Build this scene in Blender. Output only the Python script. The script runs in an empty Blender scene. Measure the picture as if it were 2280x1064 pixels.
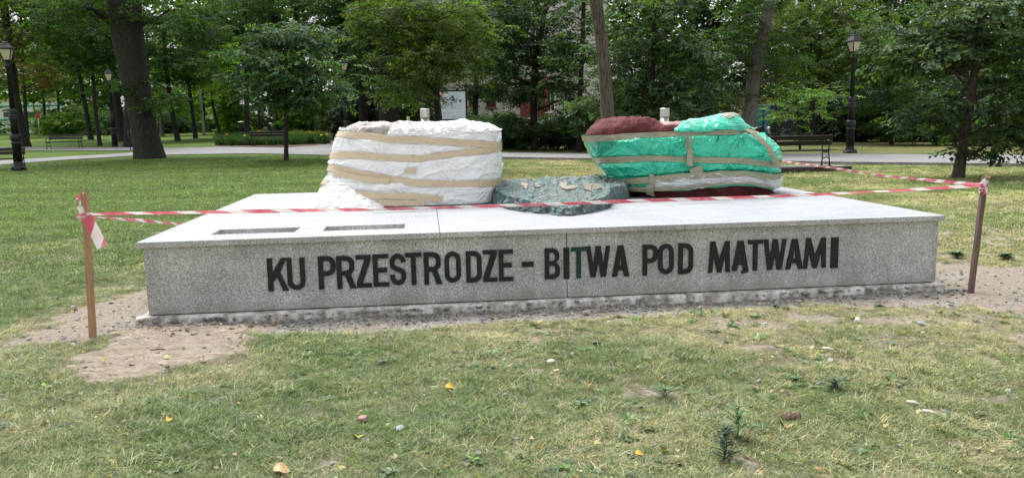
import bpy, bmesh, math, random
import numpy as np
from mathutils import Vector, Matrix

R_ = math.radians
random.seed(11)
rng = np.random.default_rng(11)
S = bpy.context.scene
COL = S.collection

# ------------------------------------------------------------------ camera
FPX, PITCH, ROLL, EYE = 1787.7, 0.14309, -0.01989, 1.5
W0, H0 = 2280.0, 1064.0
_f = np.array([0, math.cos(PITCH), -math.sin(PITCH)])
_u = np.array([0, math.sin(PITCH), math.cos(PITCH)])
_r = np.array([1.0, 0, 0])
CR = math.cos(ROLL) * _r + math.sin(ROLL) * _u
CU = -math.sin(ROLL) * _r + math.cos(ROLL) * _u
CF = _f
EYEP = np.array([0, 0, EYE])
cam_d = bpy.data.cameras.new('camera')
cam = bpy.data.objects.new('camera', cam_d)
COL.objects.link(cam)
cam.matrix_world = Matrix(((CR[0], CU[0], -CF[0], 0), (CR[1], CU[1], -CF[1], 0), (CR[2], CU[2], -CF[2], EYE), (0, 0, 0, 1)))
cam_d.sensor_width = 36
cam_d.lens = 36 * FPX / W0
cam_d.clip_start = 0.05
cam_d.clip_end = 1500
S.camera = cam

# ------------------------------------------------------------------ light
SUN_EL, SUN_AZ = R_(62), R_(205)
world = bpy.data.worlds.new('World')
S.world = world
world.use_nodes = True
nt = world.node_tree
bg = nt.nodes['Background']
sky = nt.nodes.new('ShaderNodeTexSky')
sky.sky_type = 'NISHITA'
sky.sun_disc = False
sky.sun_elevation = SUN_EL
sky.sun_rotation = SUN_AZ
sky.air_density = 1.0
sky.dust_density = 4.0
hs = nt.nodes.new('ShaderNodeHueSaturation')       # a thin white overcast over the blue
hs.inputs['Saturation'].default_value = 0.18
nt.links.new(sky.outputs[0], hs.inputs['Color'])
nt.links.new(hs.outputs[0], bg.inputs[0])
bg.inputs[1].default_value = 0.15
sd = bpy.data.lights.new('sun', 'SUN')
sd.energy = 1.5
sd.angle = R_(25)
sd.color = (1.0, 0.96, 0.9)
sun = bpy.data.objects.new('sun', sd)
COL.objects.link(sun)
# azimuth measured like the sky texture: direction to the sun
sdir = Vector((math.sin(SUN_AZ) * math.cos(SUN_EL), math.cos(SUN_AZ) * math.cos(SUN_EL), math.sin(SUN_EL)))
sdir = Vector((-0.22, 0.38, 0.9)).normalized()      # from behind the monument, a little to the left
sky.sun_elevation = math.asin(sdir.z)
sky.sun_rotation = math.atan2(sdir.x, sdir.y)
sun.rotation_euler = sdir.to_track_quat('Z', 'Y').to_euler()
S.view_settings.view_transform = 'Standard'
S.view_settings.look = 'None'
S.view_settings.gamma = 1
S.view_settings.use_curve_mapping = False
S.view_settings.exposure = 0.85
cy = S.cycles
cy.max_bounces = 6
cy.diffuse_bounces = 3
cy.glossy_bounces = 2
cy.transmission_bounces = 4
cy.transparent_max_bounces = 6
cy.use_denoising = True
cy.caustics_reflective = False
cy.caustics_refractive = False

# ------------------------------------------------------------------ geometry of the place
def ray(px, py):
    return FPX * CF + (px - W0 / 2) * CR + (H0 / 2 - py) * CU

def at(px, py, Y):
    d = ray(px, py)
    return EYEP + d * (Y / d[1])

def onz(px, py, z):
    d = ray(px, py)
    return EYEP + d * ((z - EYE) / d[2])

def proj(P):
    d = np.asarray(P) - EYEP
    w = d @ CF
    return W0 / 2 + FPX * (d @ CR) / w, H0 / 2 - FPX * (d @ CU) / w

def sstep(a, b, x):
    t = np.clip((x - a) / (b - a), 0, 1)
    return t * t * (3 - 2 * t)

def rise(x, y):
    """the park rises gently away to the left and levels out"""
    x = np.asarray(x, float); y = np.asarray(y, float)
    wgt = 1 - sstep(-9, 5, x)
    r = 0.025 * (np.clip(y, 28, 85) - 28)
    r = np.where(y < 32, r * sstep(27, 32, y), r)
    return r * wgt

def ground(px, py):
    """point of the ground seen at a pixel"""
    d = ray(px, py)
    lo, hi = 1.0, 400.0
    for _ in range(50):
        m = 0.5 * (lo + hi)
        p = EYEP + d * (m / d[1])
        if p[2] > rise(p[0], p[1]): lo = m
        else: hi = m
    return EYEP + d * (lo / d[1])

# vectorised gradient noise
_perm = np.random.default_rng(3).permutation(256)
_perm = np.concatenate([_perm, _perm, _perm])
_grad = np.random.default_rng(4).normal(size=(256, 3))
_grad /= np.linalg.norm(_grad, axis=1)[:, None]
def pn(P):
    P = np.asarray(P, float)
    i = np.floor(P).astype(int); f = P - i
    u = f * f * f * (f * (f * 6 - 15) + 10)
    i &= 255
    out = 0
    for a in (0, 1):
        for b in (0, 1):
            for c in (0, 1):
                h = _perm[_perm[_perm[(i[..., 0] + a) & 255] + ((i[..., 1] + b) & 255)] + ((i[..., 2] + c) & 255)]
                g = _grad[h]
                dot = g[..., 0] * (f[..., 0] - a) + g[..., 1] * (f[..., 1] - b) + g[..., 2] * (f[..., 2] - c)
                w = (u[..., 0] if a else 1 - u[..., 0]) * (u[..., 1] if b else 1 - u[..., 1]) * (u[..., 2] if c else 1 - u[..., 2])
                out = out + w * dot
    return out
def fbm(P, o=4):
    P = np.asarray(P, float); s = 0; a = 1.0
    for k in range(o):
        s = s + a * pn(P * 2 ** k + 17.3 * k); a *= 0.5
    return s
def n2(x, y, f, seed=0, o=3):
    return fbm(np.stack([np.asarray(x) * f, np.asarray(y) * f, np.full(np.shape(x), seed * 7.31)], -1), o)

# ------------------------------------------------------------------ object helpers
def tag(o, label=None, cat=None, group=None, kind=None):
    if label: o['label'] = label
    if cat: o['category'] = cat
    if group: o['group'] = group
    if kind: o['kind'] = kind
    return o

def empty(name, loc=(0, 0, 0), label=None, cat=None, group=None):
    o = bpy.data.objects.new(name, None)
    o.empty_display_size = 0.2
    COL.objects.link(o)
    o.location = loc
    return tag(o, label, cat, group)

def link(name, me, mat=None, parent=None, loc=None):
    o = bpy.data.objects.new(name, me)
    COL.objects.link(o)
    if mat is not None and not me.materials:
        for m in (mat if isinstance(mat, (list, tuple)) else [mat]): me.materials.append(m)
    if parent is not None: o.parent = parent
    if loc is not None: o.location = loc
    return o

def mesh(name, V, F, smooth=False, mi=None):
    me = bpy.data.meshes.new(name)
    me.from_pydata([tuple(map(float, v)) for v in V], [], [tuple(int(i) for i in f) for f in F])
    if smooth: me.polygons.foreach_set('use_smooth', [True] * len(me.polygons))
    if mi is not None: me.polygons.foreach_set('material_index', [int(i) for i in mi])
    me.update()
    return me

def grid_faces(nu, nv, wrap=False):
    """quads of an nu x nv vertex grid (index u*nv+v)"""
    a = np.arange(nu if wrap else nu - 1)[:, None]; b = np.arange(nv - 1)[None, :]
    a2 = (a + 1) % nu
    q = np.stack([a * nv + b, a2 * nv + b, a2 * nv + b + 1, a * nv + b + 1], -1)
    return q.reshape(-1, 4)

def npmesh(name, V, Q, smooth=True):
    """fast mesh from numpy quads"""
    V = np.asarray(V, np.float32).reshape(-1, 3); Q = np.asarray(Q, np.int32)
    k = Q.shape[1]
    me = bpy.data.meshes.new(name)
    me.vertices.add(len(V)); me.vertices.foreach_set('co', V.ravel())
    me.loops.add(Q.size); me.loops.foreach_set('vertex_index', Q.ravel())
    me.polygons.add(len(Q)); me.polygons.foreach_set('loop_start', np.arange(len(Q), dtype=np.int32) * k)
    me.polygons.foreach_set('loop_total', np.full(len(Q), k, np.int32))
    me.update(calc_edges=True)
    me.polygons.foreach_set('use_smooth', [smooth] * len(Q))
    me.validate()
    return me

def fattr(me, name, val, typ='FLOAT'):
    a = me.attributes.new(name, typ, 'POINT')
    if typ == 'FLOAT': a.data.foreach_set('value', np.asarray(val, np.float32).ravel())
    elif typ == 'INT': a.data.foreach_set('value', np.asarray(val, np.int32).ravel())
    elif typ == 'FLOAT_COLOR': a.data.foreach_set('color', np.asarray(val, np.float32).ravel())
    elif typ == 'FLOAT_VECTOR': a.data.foreach_set('vector', np.asarray(val, np.float32).ravel())

class MB:
    """collects simple solids into one mesh"""
    def __init__(s): s.V = []; s.F = []
    def add(s, V, F):
        n = len(s.V); s.V += [tuple(v) for v in V]; s.F += [tuple(i + n for i in f) for f in F]; return s
    def box(s, c, d, rot=None, bev=0.0):
        x, y, z = d[0] / 2, d[1] / 2, d[2] / 2
        pts = [(sx * x, sy * y, sz * z) for sz in (-1, 1) for sx, sy in ((-1, -1), (1, -1), (1, 1), (-1, 1))]
        if rot is not None: pts = [tuple(rot @ Vector(p)) for p in pts]
        pts = [(p[0] + c[0], p[1] + c[1], p[2] + c[2]) for p in pts]
        return s.add(pts, [(3, 2, 1, 0), (4, 5, 6, 7), (0, 1, 5, 4), (1, 2, 6, 5), (2, 3, 7, 6), (3, 0, 4, 7)])
    def tube(s, path, rad, n=8, cap=True):
        V, F = tube(path, rad, n, cap); return s.add(V, F)
    def lathe(s, prof, c=(0, 0, 0), n=16, sq=False):
        V = []; F = []
        for r, z in prof:
            for k in range(n):
                a = 2 * math.pi * (k + 0.5) / n
                V.append((c[0] + r * math.cos(a), c[1] + r * math.sin(a), c[2] + z))
        for i in range(len(prof) - 1):
            for k in range(n):
                F.append((i * n + k, i * n + (k + 1) % n, (i + 1) * n + (k + 1) % n, (i + 1) * n + k))
        F.append(tuple(range(n - 1, -1, -1))); F.append(tuple((len(prof) - 1) * n + k for k in range(n)))
        return s.add(V, F)
    def build(s, name, mat, parent=None, smooth=False, loc=None, bevel=0):
        me = mesh(name, s.V, s.F, smooth)
        o = link(name, me, mat, parent, loc)
        if bevel:
            b = o.modifiers.new('bevel', 'BEVEL'); b.width = bevel; b.segments = 1; b.limit_method = 'ANGLE'
        return o

def tube(path, rad, n=8, cap=True):
    path = [np.asarray(p, float) for p in path]
    if np.isscalar(rad): rad = [rad] * len(path)
    V = []; F = []
    up = np.array([0, 0, 1.0]); prev = None
    for i, p in enumerate(path):
        t = path[min(i + 1, len(path) - 1)] - path[max(i - 1, 0)]
        t = t / (np.linalg.norm(t) + 1e-9)
        if prev is None:
            a = np.cross(t, up)
            if np.linalg.norm(a) < 0.2: a = np.cross(t, np.array([0, 1.0, 0]))
        else:
            a = prev - t * (prev @ t)
        a /= np.linalg.norm(a) + 1e-9; prev = a; b = np.cross(t, a)
        for k in range(n):
            th = 2 * math.pi * k / n
            V.append(tuple(p + rad[i] * (math.cos(th) * a + math.sin(th) * b)))
    for i in range(len(path) - 1):
        for k in range(n):
            F.append((i * n + k, i * n + (k + 1) % n, (i + 1) * n + (k + 1) % n, (i + 1) * n + k))
    if cap:
        F.append(tuple(range(n - 1, -1, -1))); F.append(tuple((len(path) - 1) * n + k for k in range(n)))
    return V, F

def children(o): return [c for c in bpy.data.objects if c.parent == o]
def copy_tree(o, parent=None):
    c = o.copy(); COL.objects.link(c)
    if parent is not None: c.parent = parent
    for ch in children(o): copy_tree(ch, c)
    return c

# ------------------------------------------------------------------ materials
class N:
    def __init__(s, name):
        s.m = bpy.data.materials.new(name); s.m.use_nodes = True; s.t = s.m.node_tree
        s.b = s.t.nodes['Principled BSDF']; s.out = s.t.nodes['Material Output']
        s.co = s.t.nodes.new('ShaderNodeTexCoord').outputs['Object']
    def n(s, typ, **kw):
        x = s.t.nodes.new(typ)
        for k, v in kw.items(): setattr(x, k, v)
        return x
    def l(s, a, b): s.t.links.new(a, b)
    def put(s, sock, v):
        if hasattr(v, 'default_value') or hasattr(v, 'is_linked'): s.l(v, sock)
        else:
            if isinstance(v, (tuple, list)) and len(v) == 3 and len(sock.default_value) == 4: v = (*v, 1)
            sock.default_value = v
    def mapping(s, scale=(1, 1, 1), rot=(0, 0, 0), co=None):
        x = s.n('ShaderNodeMapping'); s.l(co or s.co, x.inputs[0]); x.inputs['Scale'].default_value = scale; x.inputs['Rotation'].default_value = rot
        return x.outputs[0]
    def noise(s, scale, detail=3, co=None, rough=0.5, dist=0):
        x = s.n('ShaderNodeTexNoise'); s.l(co or s.co, x.inputs['Vector']); x.inputs['Scale'].default_value = scale
        x.inputs['Detail'].default_value = detail; x.inputs['Roughness'].default_value = rough; x.inputs['Distortion'].default_value = dist
        return x.outputs['Fac']
    def voro(s, scale, co=None, out='Color'):
        x = s.n('ShaderNodeTexVoronoi'); s.l(co or s.co, x.inputs['Vector']); x.inputs['Scale'].default_value = scale
        return x.outputs[out]
    def ramp(s, fac, stops):
        x = s.n('ShaderNodeValToRGB'); s.l(fac, x.inputs[0]); e = x.color_ramp.elements
        while len(e) < len(stops): e.new(0.5)
        for k, (p, c) in enumerate(stops):
            e[k].position = p; e[k].color = (*c, 1) if isinstance(c, tuple) else (c, c, c, 1)
        return x.outputs[0]
    def mix(s, fac, a, b, mode='MIX'):
        x = s.n('ShaderNodeMix', data_type='RGBA', blend_type=mode)
        s.put(x.inputs[0], fac); s.put(x.inputs[6], a); s.put(x.inputs[7], b)
        return x.outputs[2]
    def math(s, op, a, b=0.0):
        x = s.n('ShaderNodeMath', operation=op); s.put(x.inputs[0], a); s.put(x.inputs[1], b); return x.outputs[0]
    def attr(s, name, typ='GEOMETRY', out='Fac'):
        x = s.n('ShaderNodeAttribute', attribute_name=name, attribute_type=typ); return x.outputs[out]
    def bump(s, h, strength=0.5, dist=0.01):
        x = s.n('ShaderNodeBump'); s.l(h, x.inputs['Height']); x.inputs['Strength'].default_value = strength; x.inputs['Distance'].default_value = dist
        s.l(x.outputs[0], s.b.inputs['Normal']); return x
    def set(s, **kw):
        for k, v in kw.items(): s.put(s.b.inputs[k.replace('_', ' ')], v)
        return s.m

def plain(name, c1, c2, scale=6, rough=0.6, bump=0.0, bscale=40, bdist=0.01, metallic=0.0, stretch=(1, 1, 1)):
    k = N(name); co = k.mapping(stretch)
    col = k.mix(k.ramp(k.noise(scale, 4, co), [(0.35, 0.0), (0.65, 1.0)]), c1, c2)
    if bump: k.bump(k.noise(bscale, 4, co), bump, bdist)
    return k.set(Base_Color=col, Roughness=rough, Metallic=metallic)

def granite(name, light, mid, dark, dirt=False):
    k = N(name)
    v = k.voro(270)
    sep = k.n('ShaderNodeSeparateColor'); k.l(v, sep.inputs[0])
    fine = k.ramp(sep.outputs[0], [(0.0, dark), (0.22, dark), (0.30, mid), (0.62, mid), (0.72, light), (1.0, light)])
    c2 = k.ramp(k.noise(95, 3, rough=0.7), [(0.33, 0.62), (0.62, 1.2)])
    col = k.mix(1.0, fine, c2, 'MULTIPLY')
    big = k.ramp(k.noise(1.3, 3), [(0.3, 0.9), (0.7, 1.05)])
    col = k.mix(1.0, col, big, 'MULTIPLY')
    col = k.mix(1.0, col, k.ramp(k.noise(6, 6, k.mapping((0.35, 1.6, 1)), 0.7), [(0.36, 0.86), (0.6, 1.04)]), 'MULTIPLY')
    if dirt:
        sz = k.n('ShaderNodeSeparateXYZ'); k.l(k.co, sz.inputs[0])
        d = k.ramp(k.math('ADD', sz.outputs[2], k.math('MULTIPLY', k.math('SUBTRACT', k.noise(5, 5, k.mapping((1, 1, 0.4)), 0.7), 0.5), 0.22)), [(0.05, 0.55), (0.13, 0.0)])
        col = k.mix(d, col, (0.33, 0.29, 0.24))
        run = k.ramp(k.noise(5, 4, k.mapping((1, 1, 0.12)), 0.6), [(0.40, 0.88), (0.58, 1.03)])
        col = k.mix(1.0, col, run, 'MULTIPLY')
    return k.set(Base_Color=col, Roughness=0.62)
G_FRONT = granite('granite_honed', (0.74, 0.76, 0.74), (0.54, 0.55, 0.54), (0.21, 0.215, 0.22), True)
G_TOP = granite('granite_flamed_top', (0.48, 0.50, 0.53), (0.40, 0.42, 0.455), (0.26, 0.28, 0.31))
CONC = plain('footing_concrete', (0.88, 0.86, 0.82), (0.34, 0.31, 0.27), 13, 0.9, 0.6, 30, 0.02)
VOID = plain('dark_void', (0.012, 0.012, 0.012), (0.02, 0.02, 0.02), 5, 0.9)

def bronze_letters(name, a, b):
    k = N(name)
    co = k.mapping((6, 6, 60))
    h = k.noise(1.6, 4, co, 0.6, 0.6)
    col = k.mix(k.ramp(k.noise(14, 3), [(0.35, 0.0), (0.7, 1.0)]), a, b)
    k.bump(h, 0.9, 0.012)
    return k.set(Base_Color=col, Roughness=0.36, Metallic=0.35)
LET = bronze_letters('letter_bronze', (0.012, 0.017, 0.017), (0.016, 0.028, 0.026))
LET_BROWN = bronze_letters('letter_bronze_brown', (0.022, 0.018, 0.014), (0.014, 0.018, 0.016))
LET_GREEN = bronze_letters('letter_bronze_verdigris', (0.01, 0.04, 0.036), (0.02, 0.075, 0.065))

def bark(name, a, b, s=1.0, bd=0.04):
    k = N(name); co = k.mapping((7 * s, 7 * s, 1.1 * s))
    h = k.noise(2.2, 5, co, 0.65, 0.4)
    col = k.mix(k.ramp(h, [(0.38, 0.0), (0.62, 1.0)]), a, b)
    col = k.mix(k.ramp(k.noise(0.8, 3), [(0.45, 0.0), (0.75, 0.5)]), col, (0.035, 0.04, 0.022))
    k.bump(h, 1.0, bd)
    return k.set(Base_Color=col, Roughness=0.9)
BARK = bark('bark_brown', (0.012, 0.009, 0.008), (0.058, 0.047, 0.040), 1.8, 0.06)
BARK_D = bark('bark_dark', (0.012, 0.010, 0.009), (0.040, 0.034, 0.029))
BARK_G = bark('bark_grey', (0.10, 0.09, 0.075), (0.21, 0.19, 0.165), 1.4, 0.02)

def foliage(name, trans=0.35, gloss=0.08, fresh=1.0):
    k = N(name)
    tint = k.attr('tint', 'INSTANCER', 'Color')
    lv = k.attr('lv', 'GEOMETRY', 'Fac')
    col = k.mix(1.0, tint, k.ramp(lv, [(0.0, 0.45), (1.0, 1.55)]), 'MULTIPLY')
    col = k.mix(1.0, col, (fresh, fresh, fresh * 0.9), 'MULTIPLY')
    d = k.n('ShaderNodeBsdfDiffuse'); tr = k.n('ShaderNodeBsdfTranslucent'); g = k.n('ShaderNodeBsdfGlossy')
    k.l(col, d.inputs[0])
    tc = k.mix(1.0, col, (1.25, 1.4, 0.5), 'MULTIPLY'); k.l(tc, tr.inputs[0])
    g.inputs['Roughness'].default_value = 0.45; g.inputs[0].default_value = (0.8, 0.85, 0.9, 1)
    m1 = k.n('ShaderNodeMixShader'); m1.inputs[0].default_value = trans; k.l(d.outputs[0], m1.inputs[1]); k.l(tr.outputs[0], m1.inputs[2])
    m2 = k.n('ShaderNodeMixShader'); m2.inputs[0].default_value = gloss; k.l(m1.outputs[0], m2.inputs[1]); k.l(g.outputs[0], m2.inputs[2])
    k.l(m2.outputs[0], k.out.inputs[0])
    k.t.nodes.remove(k.b)
    return k.m
LEAF = foliage('leaves', 0.42, 0.03, 1.4)
GRASSM = foliage('grass_blades', 0.25, 0.04)
TWIG = plain('twig_bark', (0.04, 0.03, 0.025), (0.07, 0.055, 0.04), 20, 0.9)
IRON = plain('black_cast_iron', (0.009, 0.009, 0.012), (0.017, 0.017, 0.022), 8, 0.55, 0.2, 60, 0.003)
STEEL = plain('brushed_steel', (0.55, 0.54, 0.52), (0.7, 0.69, 0.66), 4, 0.32, 0.1, 30, 0.002, 0.9, (30, 30, 1))
STAKE_L = plain('pine_wood', (0.36, 0.2, 0.11), (0.5, 0.31, 0.18), 3, 0.75, 0.5, 20, 0.004, 0, (22, 22, 1.2))
STAKE_R = plain('weathered_brown_wood', (0.11, 0.07, 0.055), (0.19, 0.13, 0.1), 3, 0.8, 0.5, 20, 0.004, 0, (22, 22, 1.2))
SPLINT = plain('split_wood', (0.5, 0.36, 0.22), (0.3, 0.19, 0.1), 30, 0.85)
BENCHWOOD = plain('dark_bench_wood', (0.012, 0.008, 0.008), (0.022, 0.015, 0.014), 3, 0.6, 0.2, 20, 0.002, 0, (2, 20, 20))
LAMPGLASS = plain('frosted_cream_glass', (0.62, 0.56, 0.4), (0.72, 0.66, 0.5), 4, 0.3)

# ------------------------------------------------------------------ scatter
def src_collection(name, meshes):
    c = bpy.data.collections.new(name)
    for i, me in enumerate(meshes):
        c.objects.link(bpy.data.objects.new('%s_%02d' % (name, i), me))
    return c

def gn_scatter(coll):
    g = bpy.data.node_groups.new('scatter_' + coll.name, 'GeometryNodeTree')
    g.interface.new_socket('Geometry', in_out='INPUT', socket_type='NodeSocketGeometry')
    g.interface.new_socket('Geometry', in_out='OUTPUT', socket_type='NodeSocketGeometry')
    gi = g.nodes.new('NodeGroupInput'); go = g.nodes.new('NodeGroupOutput')
    ci = g.nodes.new('GeometryNodeCollectionInfo'); ci.inputs['Collection'].default_value = coll
    ci.inputs['Separate Children'].default_value = True; ci.inputs['Reset Children'].default_value = True
    ip = g.nodes.new('GeometryNodeInstanceOnPoints'); ip.inputs['Pick Instance'].default_value = True
    def na(n, t):
        x = g.nodes.new('GeometryNodeInputNamedAttribute'); x.data_type = t; x.inputs['Name'].default_value = n; return x.outputs['Attribute']
    e2r = g.nodes.new('FunctionNodeEulerToRotation')
    L = g.links.new
    L(gi.outputs[0], ip.inputs['Points']); L(ci.outputs[0], ip.inputs['Instance'])
    L(na('var', 'INT'), ip.inputs['Instance Index'])
    L(na('rot', 'FLOAT_VECTOR'), e2r.inputs[0]); L(e2r.outputs[0], ip.inputs['Rotation'])
    L(na('scl', 'FLOAT_VECTOR'), ip.inputs['Scale'])
    L(ip.outputs[0], go.inputs[0])
    return g

def scatter(name, P, rot, scl, var, tint, group, parent=None, mat=None):
    me = bpy.data.meshes.new(name)
    P = np.asarray(P, np.float32)
    me.vertices.add(len(P)); me.vertices.foreach_set('co', P.ravel())
    scl = np.asarray(scl, float)
    if scl.ndim == 1: scl = np.repeat(scl[:, None], 3, 1)
    fattr(me, 'rot', rot, 'FLOAT_VECTOR'); fattr(me, 'scl', scl, 'FLOAT_VECTOR'); fattr(me, 'var', var, 'INT')
    tint = np.concatenate([np.clip(tint, 0, 1), np.ones((len(P), 1))], 1)
    fattr(me, 'tint', tint, 'FLOAT_COLOR')
    o = link(name, me, mat, parent)
    md = o.modifiers.new('scatter', 'NODES'); md.node_group = group
    o['kind'] = 'stuff'
    return o

# leaf sprays ------------------------------------------------------
def spray(seed, nleaf=18, length=0.5, leaf=0.085, ratio=0.62, lobed=False, droop=0.25):
    r = np.random.default_rng(seed)
    V = []; F = []; mi = []; lv = []
    # twig curves along +X, drooping
    def tw(t): return np.array([length * t, 0.04 * math.sin(t * 3 + seed), -droop * length * t * t * 0.5])
    tv, tf = tube([tw(t) for t in (0, 0.35, 0.7, 1)], [0.006, 0.005, 0.0035, 0.002], 3, False)
    V += tv; F += tf; mi += [1] * len(tf); lv += [0.5] * len(tv)
    for i in range(nleaf):
        t = 0.12 + 0.88 * (i + r.random() * 0.6) / nleaf
        side = 1 if i % 2 else -1
        p = tw(t)
        sub = (1 - 0.35 * t) * length * 0.34 * r.random()
        az = side * (0.5 + 0.9 * r.random())
        d = np.array([math.cos(az), math.sin(az), -0.1 - 0.45 * r.random()]); d /= np.linalg.norm(d)
        p = p + d * sub
        L = leaf * (0.7 + 0.6 * r.random()); w = L * ratio * 0.5
        up = np.array([0.35 * r.normal(), 0.35 * r.normal(), 1.0]); s = np.cross(d, up); s /= np.linalg.norm(s); up = np.cross(s, d)
        f = 0.18 * w
        n = len(V)
        pts = [p, p + d * L * 0.3 + s * w + up * f, p + d * L * 0.68 + s * w * 0.72 + up * f * 0.6, p + d * L * 1.05 - up * 0.1 * L, p + d * L * 0.68 - s * w * 0.72 + up * f * 0.6, p + d * L * 0.3 - s * w + up * f]
        V += [tuple(q) for q in pts]
        F += [(n, n + 1, n + 2, n + 3), (n, n + 3, n + 4, n + 5)]
        mi += [0, 0]; v = r.random(); lv += [v] * 6
    me = mesh('spray', V, F, False, mi)
    me.materials.append(LEAF); me.materials.append(TWIG)
    fattr(me, 'lv', lv)
    return me
G_BROAD = gn_scatter(src_collection('broad_spray', [spray(i, 20, 0.55, 0.10, 0.8) for i in range(6)]))
G_SMALL = gn_scatter(src_collection('small_spray', [spray(20 + i, 30, 0.5, 0.062, 0.7) for i in range(6)]))
G_FAR = gn_scatter(src_collection('far_spray', [spray(40 + i, 26, 0.7, 0.14, 0.75) for i in range(5)]))

def blades(seed, nb, h, spread, w, flat=0.5, droop=0.5):
    r = np.random.default_rng(seed)
    V = []; F = []; lv = []
    for i in range(nb):
        a = r.random() * 6.283; rad = spread * math.sqrt(r.random())
        b = np.array([rad * math.cos(a), rad * math.sin(a), 0.0])
        az = r.random() * 6.283; lean = flat * r.random()
        L = h * (0.45 + 0.75 * r.random())
        d = np.array([math.cos(az) * lean, math.sin(az) * lean, 1.0]); d /= np.linalg.norm(d)
        hd = np.array([math.cos(az), math.sin(az), 0])
        s = np.array([-math.sin(az + 0.6), math.cos(az + 0.6), 0])
        n = len(V); ww = w * (0.7 + 0.6 * r.random())
        for t, k in ((0, 1), (0.4, 0.9), (0.75, 0.6), (1.0, 0.08)):
            c = b + d * L * t + hd * L * droop * t * t * (0.4 + 0.8 * lean) - np.array([0, 0, 0.35 * L * droop * t * t])
            V += [tuple(c - s * ww * k / 2), tuple(c + s * ww * k / 2)]
        for q in range(3): F.append((n + 2 * q, n + 2 * q + 1, n + 2 * q + 3, n + 2 * q + 2))
        lv += [r.random()] * 8
    me = mesh('tuft', V, F); me.materials.append(GRASSM); fattr(me, 'lv', lv)
    return me
G_GRASS = gn_scatter(src_collection('tuft', [blades(i, 30, 0.040, 0.06, 0.0027, 1.7, 0.9) for i in range(5)] + [blades(9, 14, 0.065, 0.03, 0.003, 0.9, 0.8)]))
G_FARGRASS = gn_scatter(src_collection('coarse_tuft', [blades(60 + i, 22, 0.05, 0.16, 0.009, 1.2, 0.7) for i in range(3)]))
G_IRIS = gn_scatter(src_collection('iris_tuft', [blades(80 + i, 16, 0.42, 0.12, 0.035, 0.45, 0.35) for i in range(3)]))

# ================================================================== GROUND
O = np.array([-2.93931655, 6.21284721, 0]); YAW = 0.103655143
E_ = np.array([math.cos(YAW), math.sin(YAW), 0]); N_ = np.array([-math.sin(YAW), math.cos(YAW), 0])
PW, PD, PH, OV = 6.742, 4.464, 0.634, 0.0374
def uv(P):
    d = np.asarray(P) - O
    return d @ E_, d @ N_

def poly_mask(X, Y, pix, soft=0.12):
    poly = np.array([ground(*p)[:2] for p in pix])
    d = np.full(X.shape, 1e9); inside = np.zeros(X.shape, bool)
    for i in range(len(poly)):
        a = poly[i]; b = poly[(i + 1) % len(poly)]
        ab = b - a; t = np.clip(((X - a[0]) * ab[0] + (Y - a[1]) * ab[1]) / (ab @ ab + 1e-9), 0, 1)
        d = np.minimum(d, np.hypot(X - a[0] - t * ab[0], Y - a[1] - t * ab[1]))
        c = ((a[1] > Y) != (b[1] > Y)) & (X < (b[0] - a[0]) * (Y - a[1]) / (b[1] - a[1] + 1e-12) + a[0])
        inside ^= c
    sd_ = np.where(inside, d, -d)
    return sstep(-soft, soft, sd_ + 0.22 * n2(X, Y, 1.6, 5) + 0.16 * n2(X, Y, 6, 6, 4))

SAND = [(128, 850), (165, 862), (240, 858), (330, 838), (420, 815), (530, 792), (552, 765), (560, 742), (600, 728), (330, 722), (240, 738), (205, 785), (150, 825)]
STRIP = [(290, 735), (300, 690), (2095, 618), (2140, 600), (2150, 690), (1950, 682), (1800, 680), (1500, 700), (1300, 708), (1000, 724), (700, 738), (560, 745)]
BARE_L = [(20, 765), (120, 715), (240, 668), (335, 640), (335, 725), (230, 760), (120, 775)]
BARE_R = [(2075, 585), (2290, 590), (2400, 600), (2400, 690), (2250, 690), (2060, 672)]
THIN_R = [(1480, 700), (1700, 672), (2280, 690), (2280, 770), (1900, 760), (1600, 745)]

def masks(X, Y):
    sand = poly_mask(X, Y, SAND, 0.13)
    strip = poly_mask(X, Y, STRIP, 0.10)
    bare = np.maximum(poly_mask(X, Y, BARE_L, 0.25), poly_mask(X, Y, BARE_R, 0.2))
    soil = np.clip(np.maximum(np.maximum(strip, bare), sand), 0, 1)
    # little bare spots
    sp = sstep(0.24, 0.5, n2(X, Y, 3.6, 9, 4) + 0.14 * sstep(-1, 4, X)) * (Y < 14)
    soil = np.maximum(soil, 0.62 * sp)
    soil = np.maximum(soil, 0.62 * poly_mask(X, Y, THIN_R, 0.5) * sstep(-0.25, 0.3, n2(X, Y, 3, 33)))
    dry = 0.27 + 0.34 * sstep(-1.5, 4.5, X) + 0.75 * n2(X, Y, 0.8, 12, 4) + 0.35 * poly_mask(X, Y, THIN_R, 0.5)
    d_pl = uv(np.stack([X, Y, 0 * X], -1))
    near = np.exp(-np.maximum(0, -d_pl[1]) / 0.7) * ((d_pl[0] > -1) & (d_pl[0] < 8))
    dry = np.clip(dry + 0.5 * near - 0.45 * sstep(9, 13, Y) * (1 - sstep(-4, 5, X)) - 0.3 * (1 - sstep(-3.2, -2.0, X)) * sstep(5.5, 7.5, Y), 0, 1)
    return soil, sand, strip, dry

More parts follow.
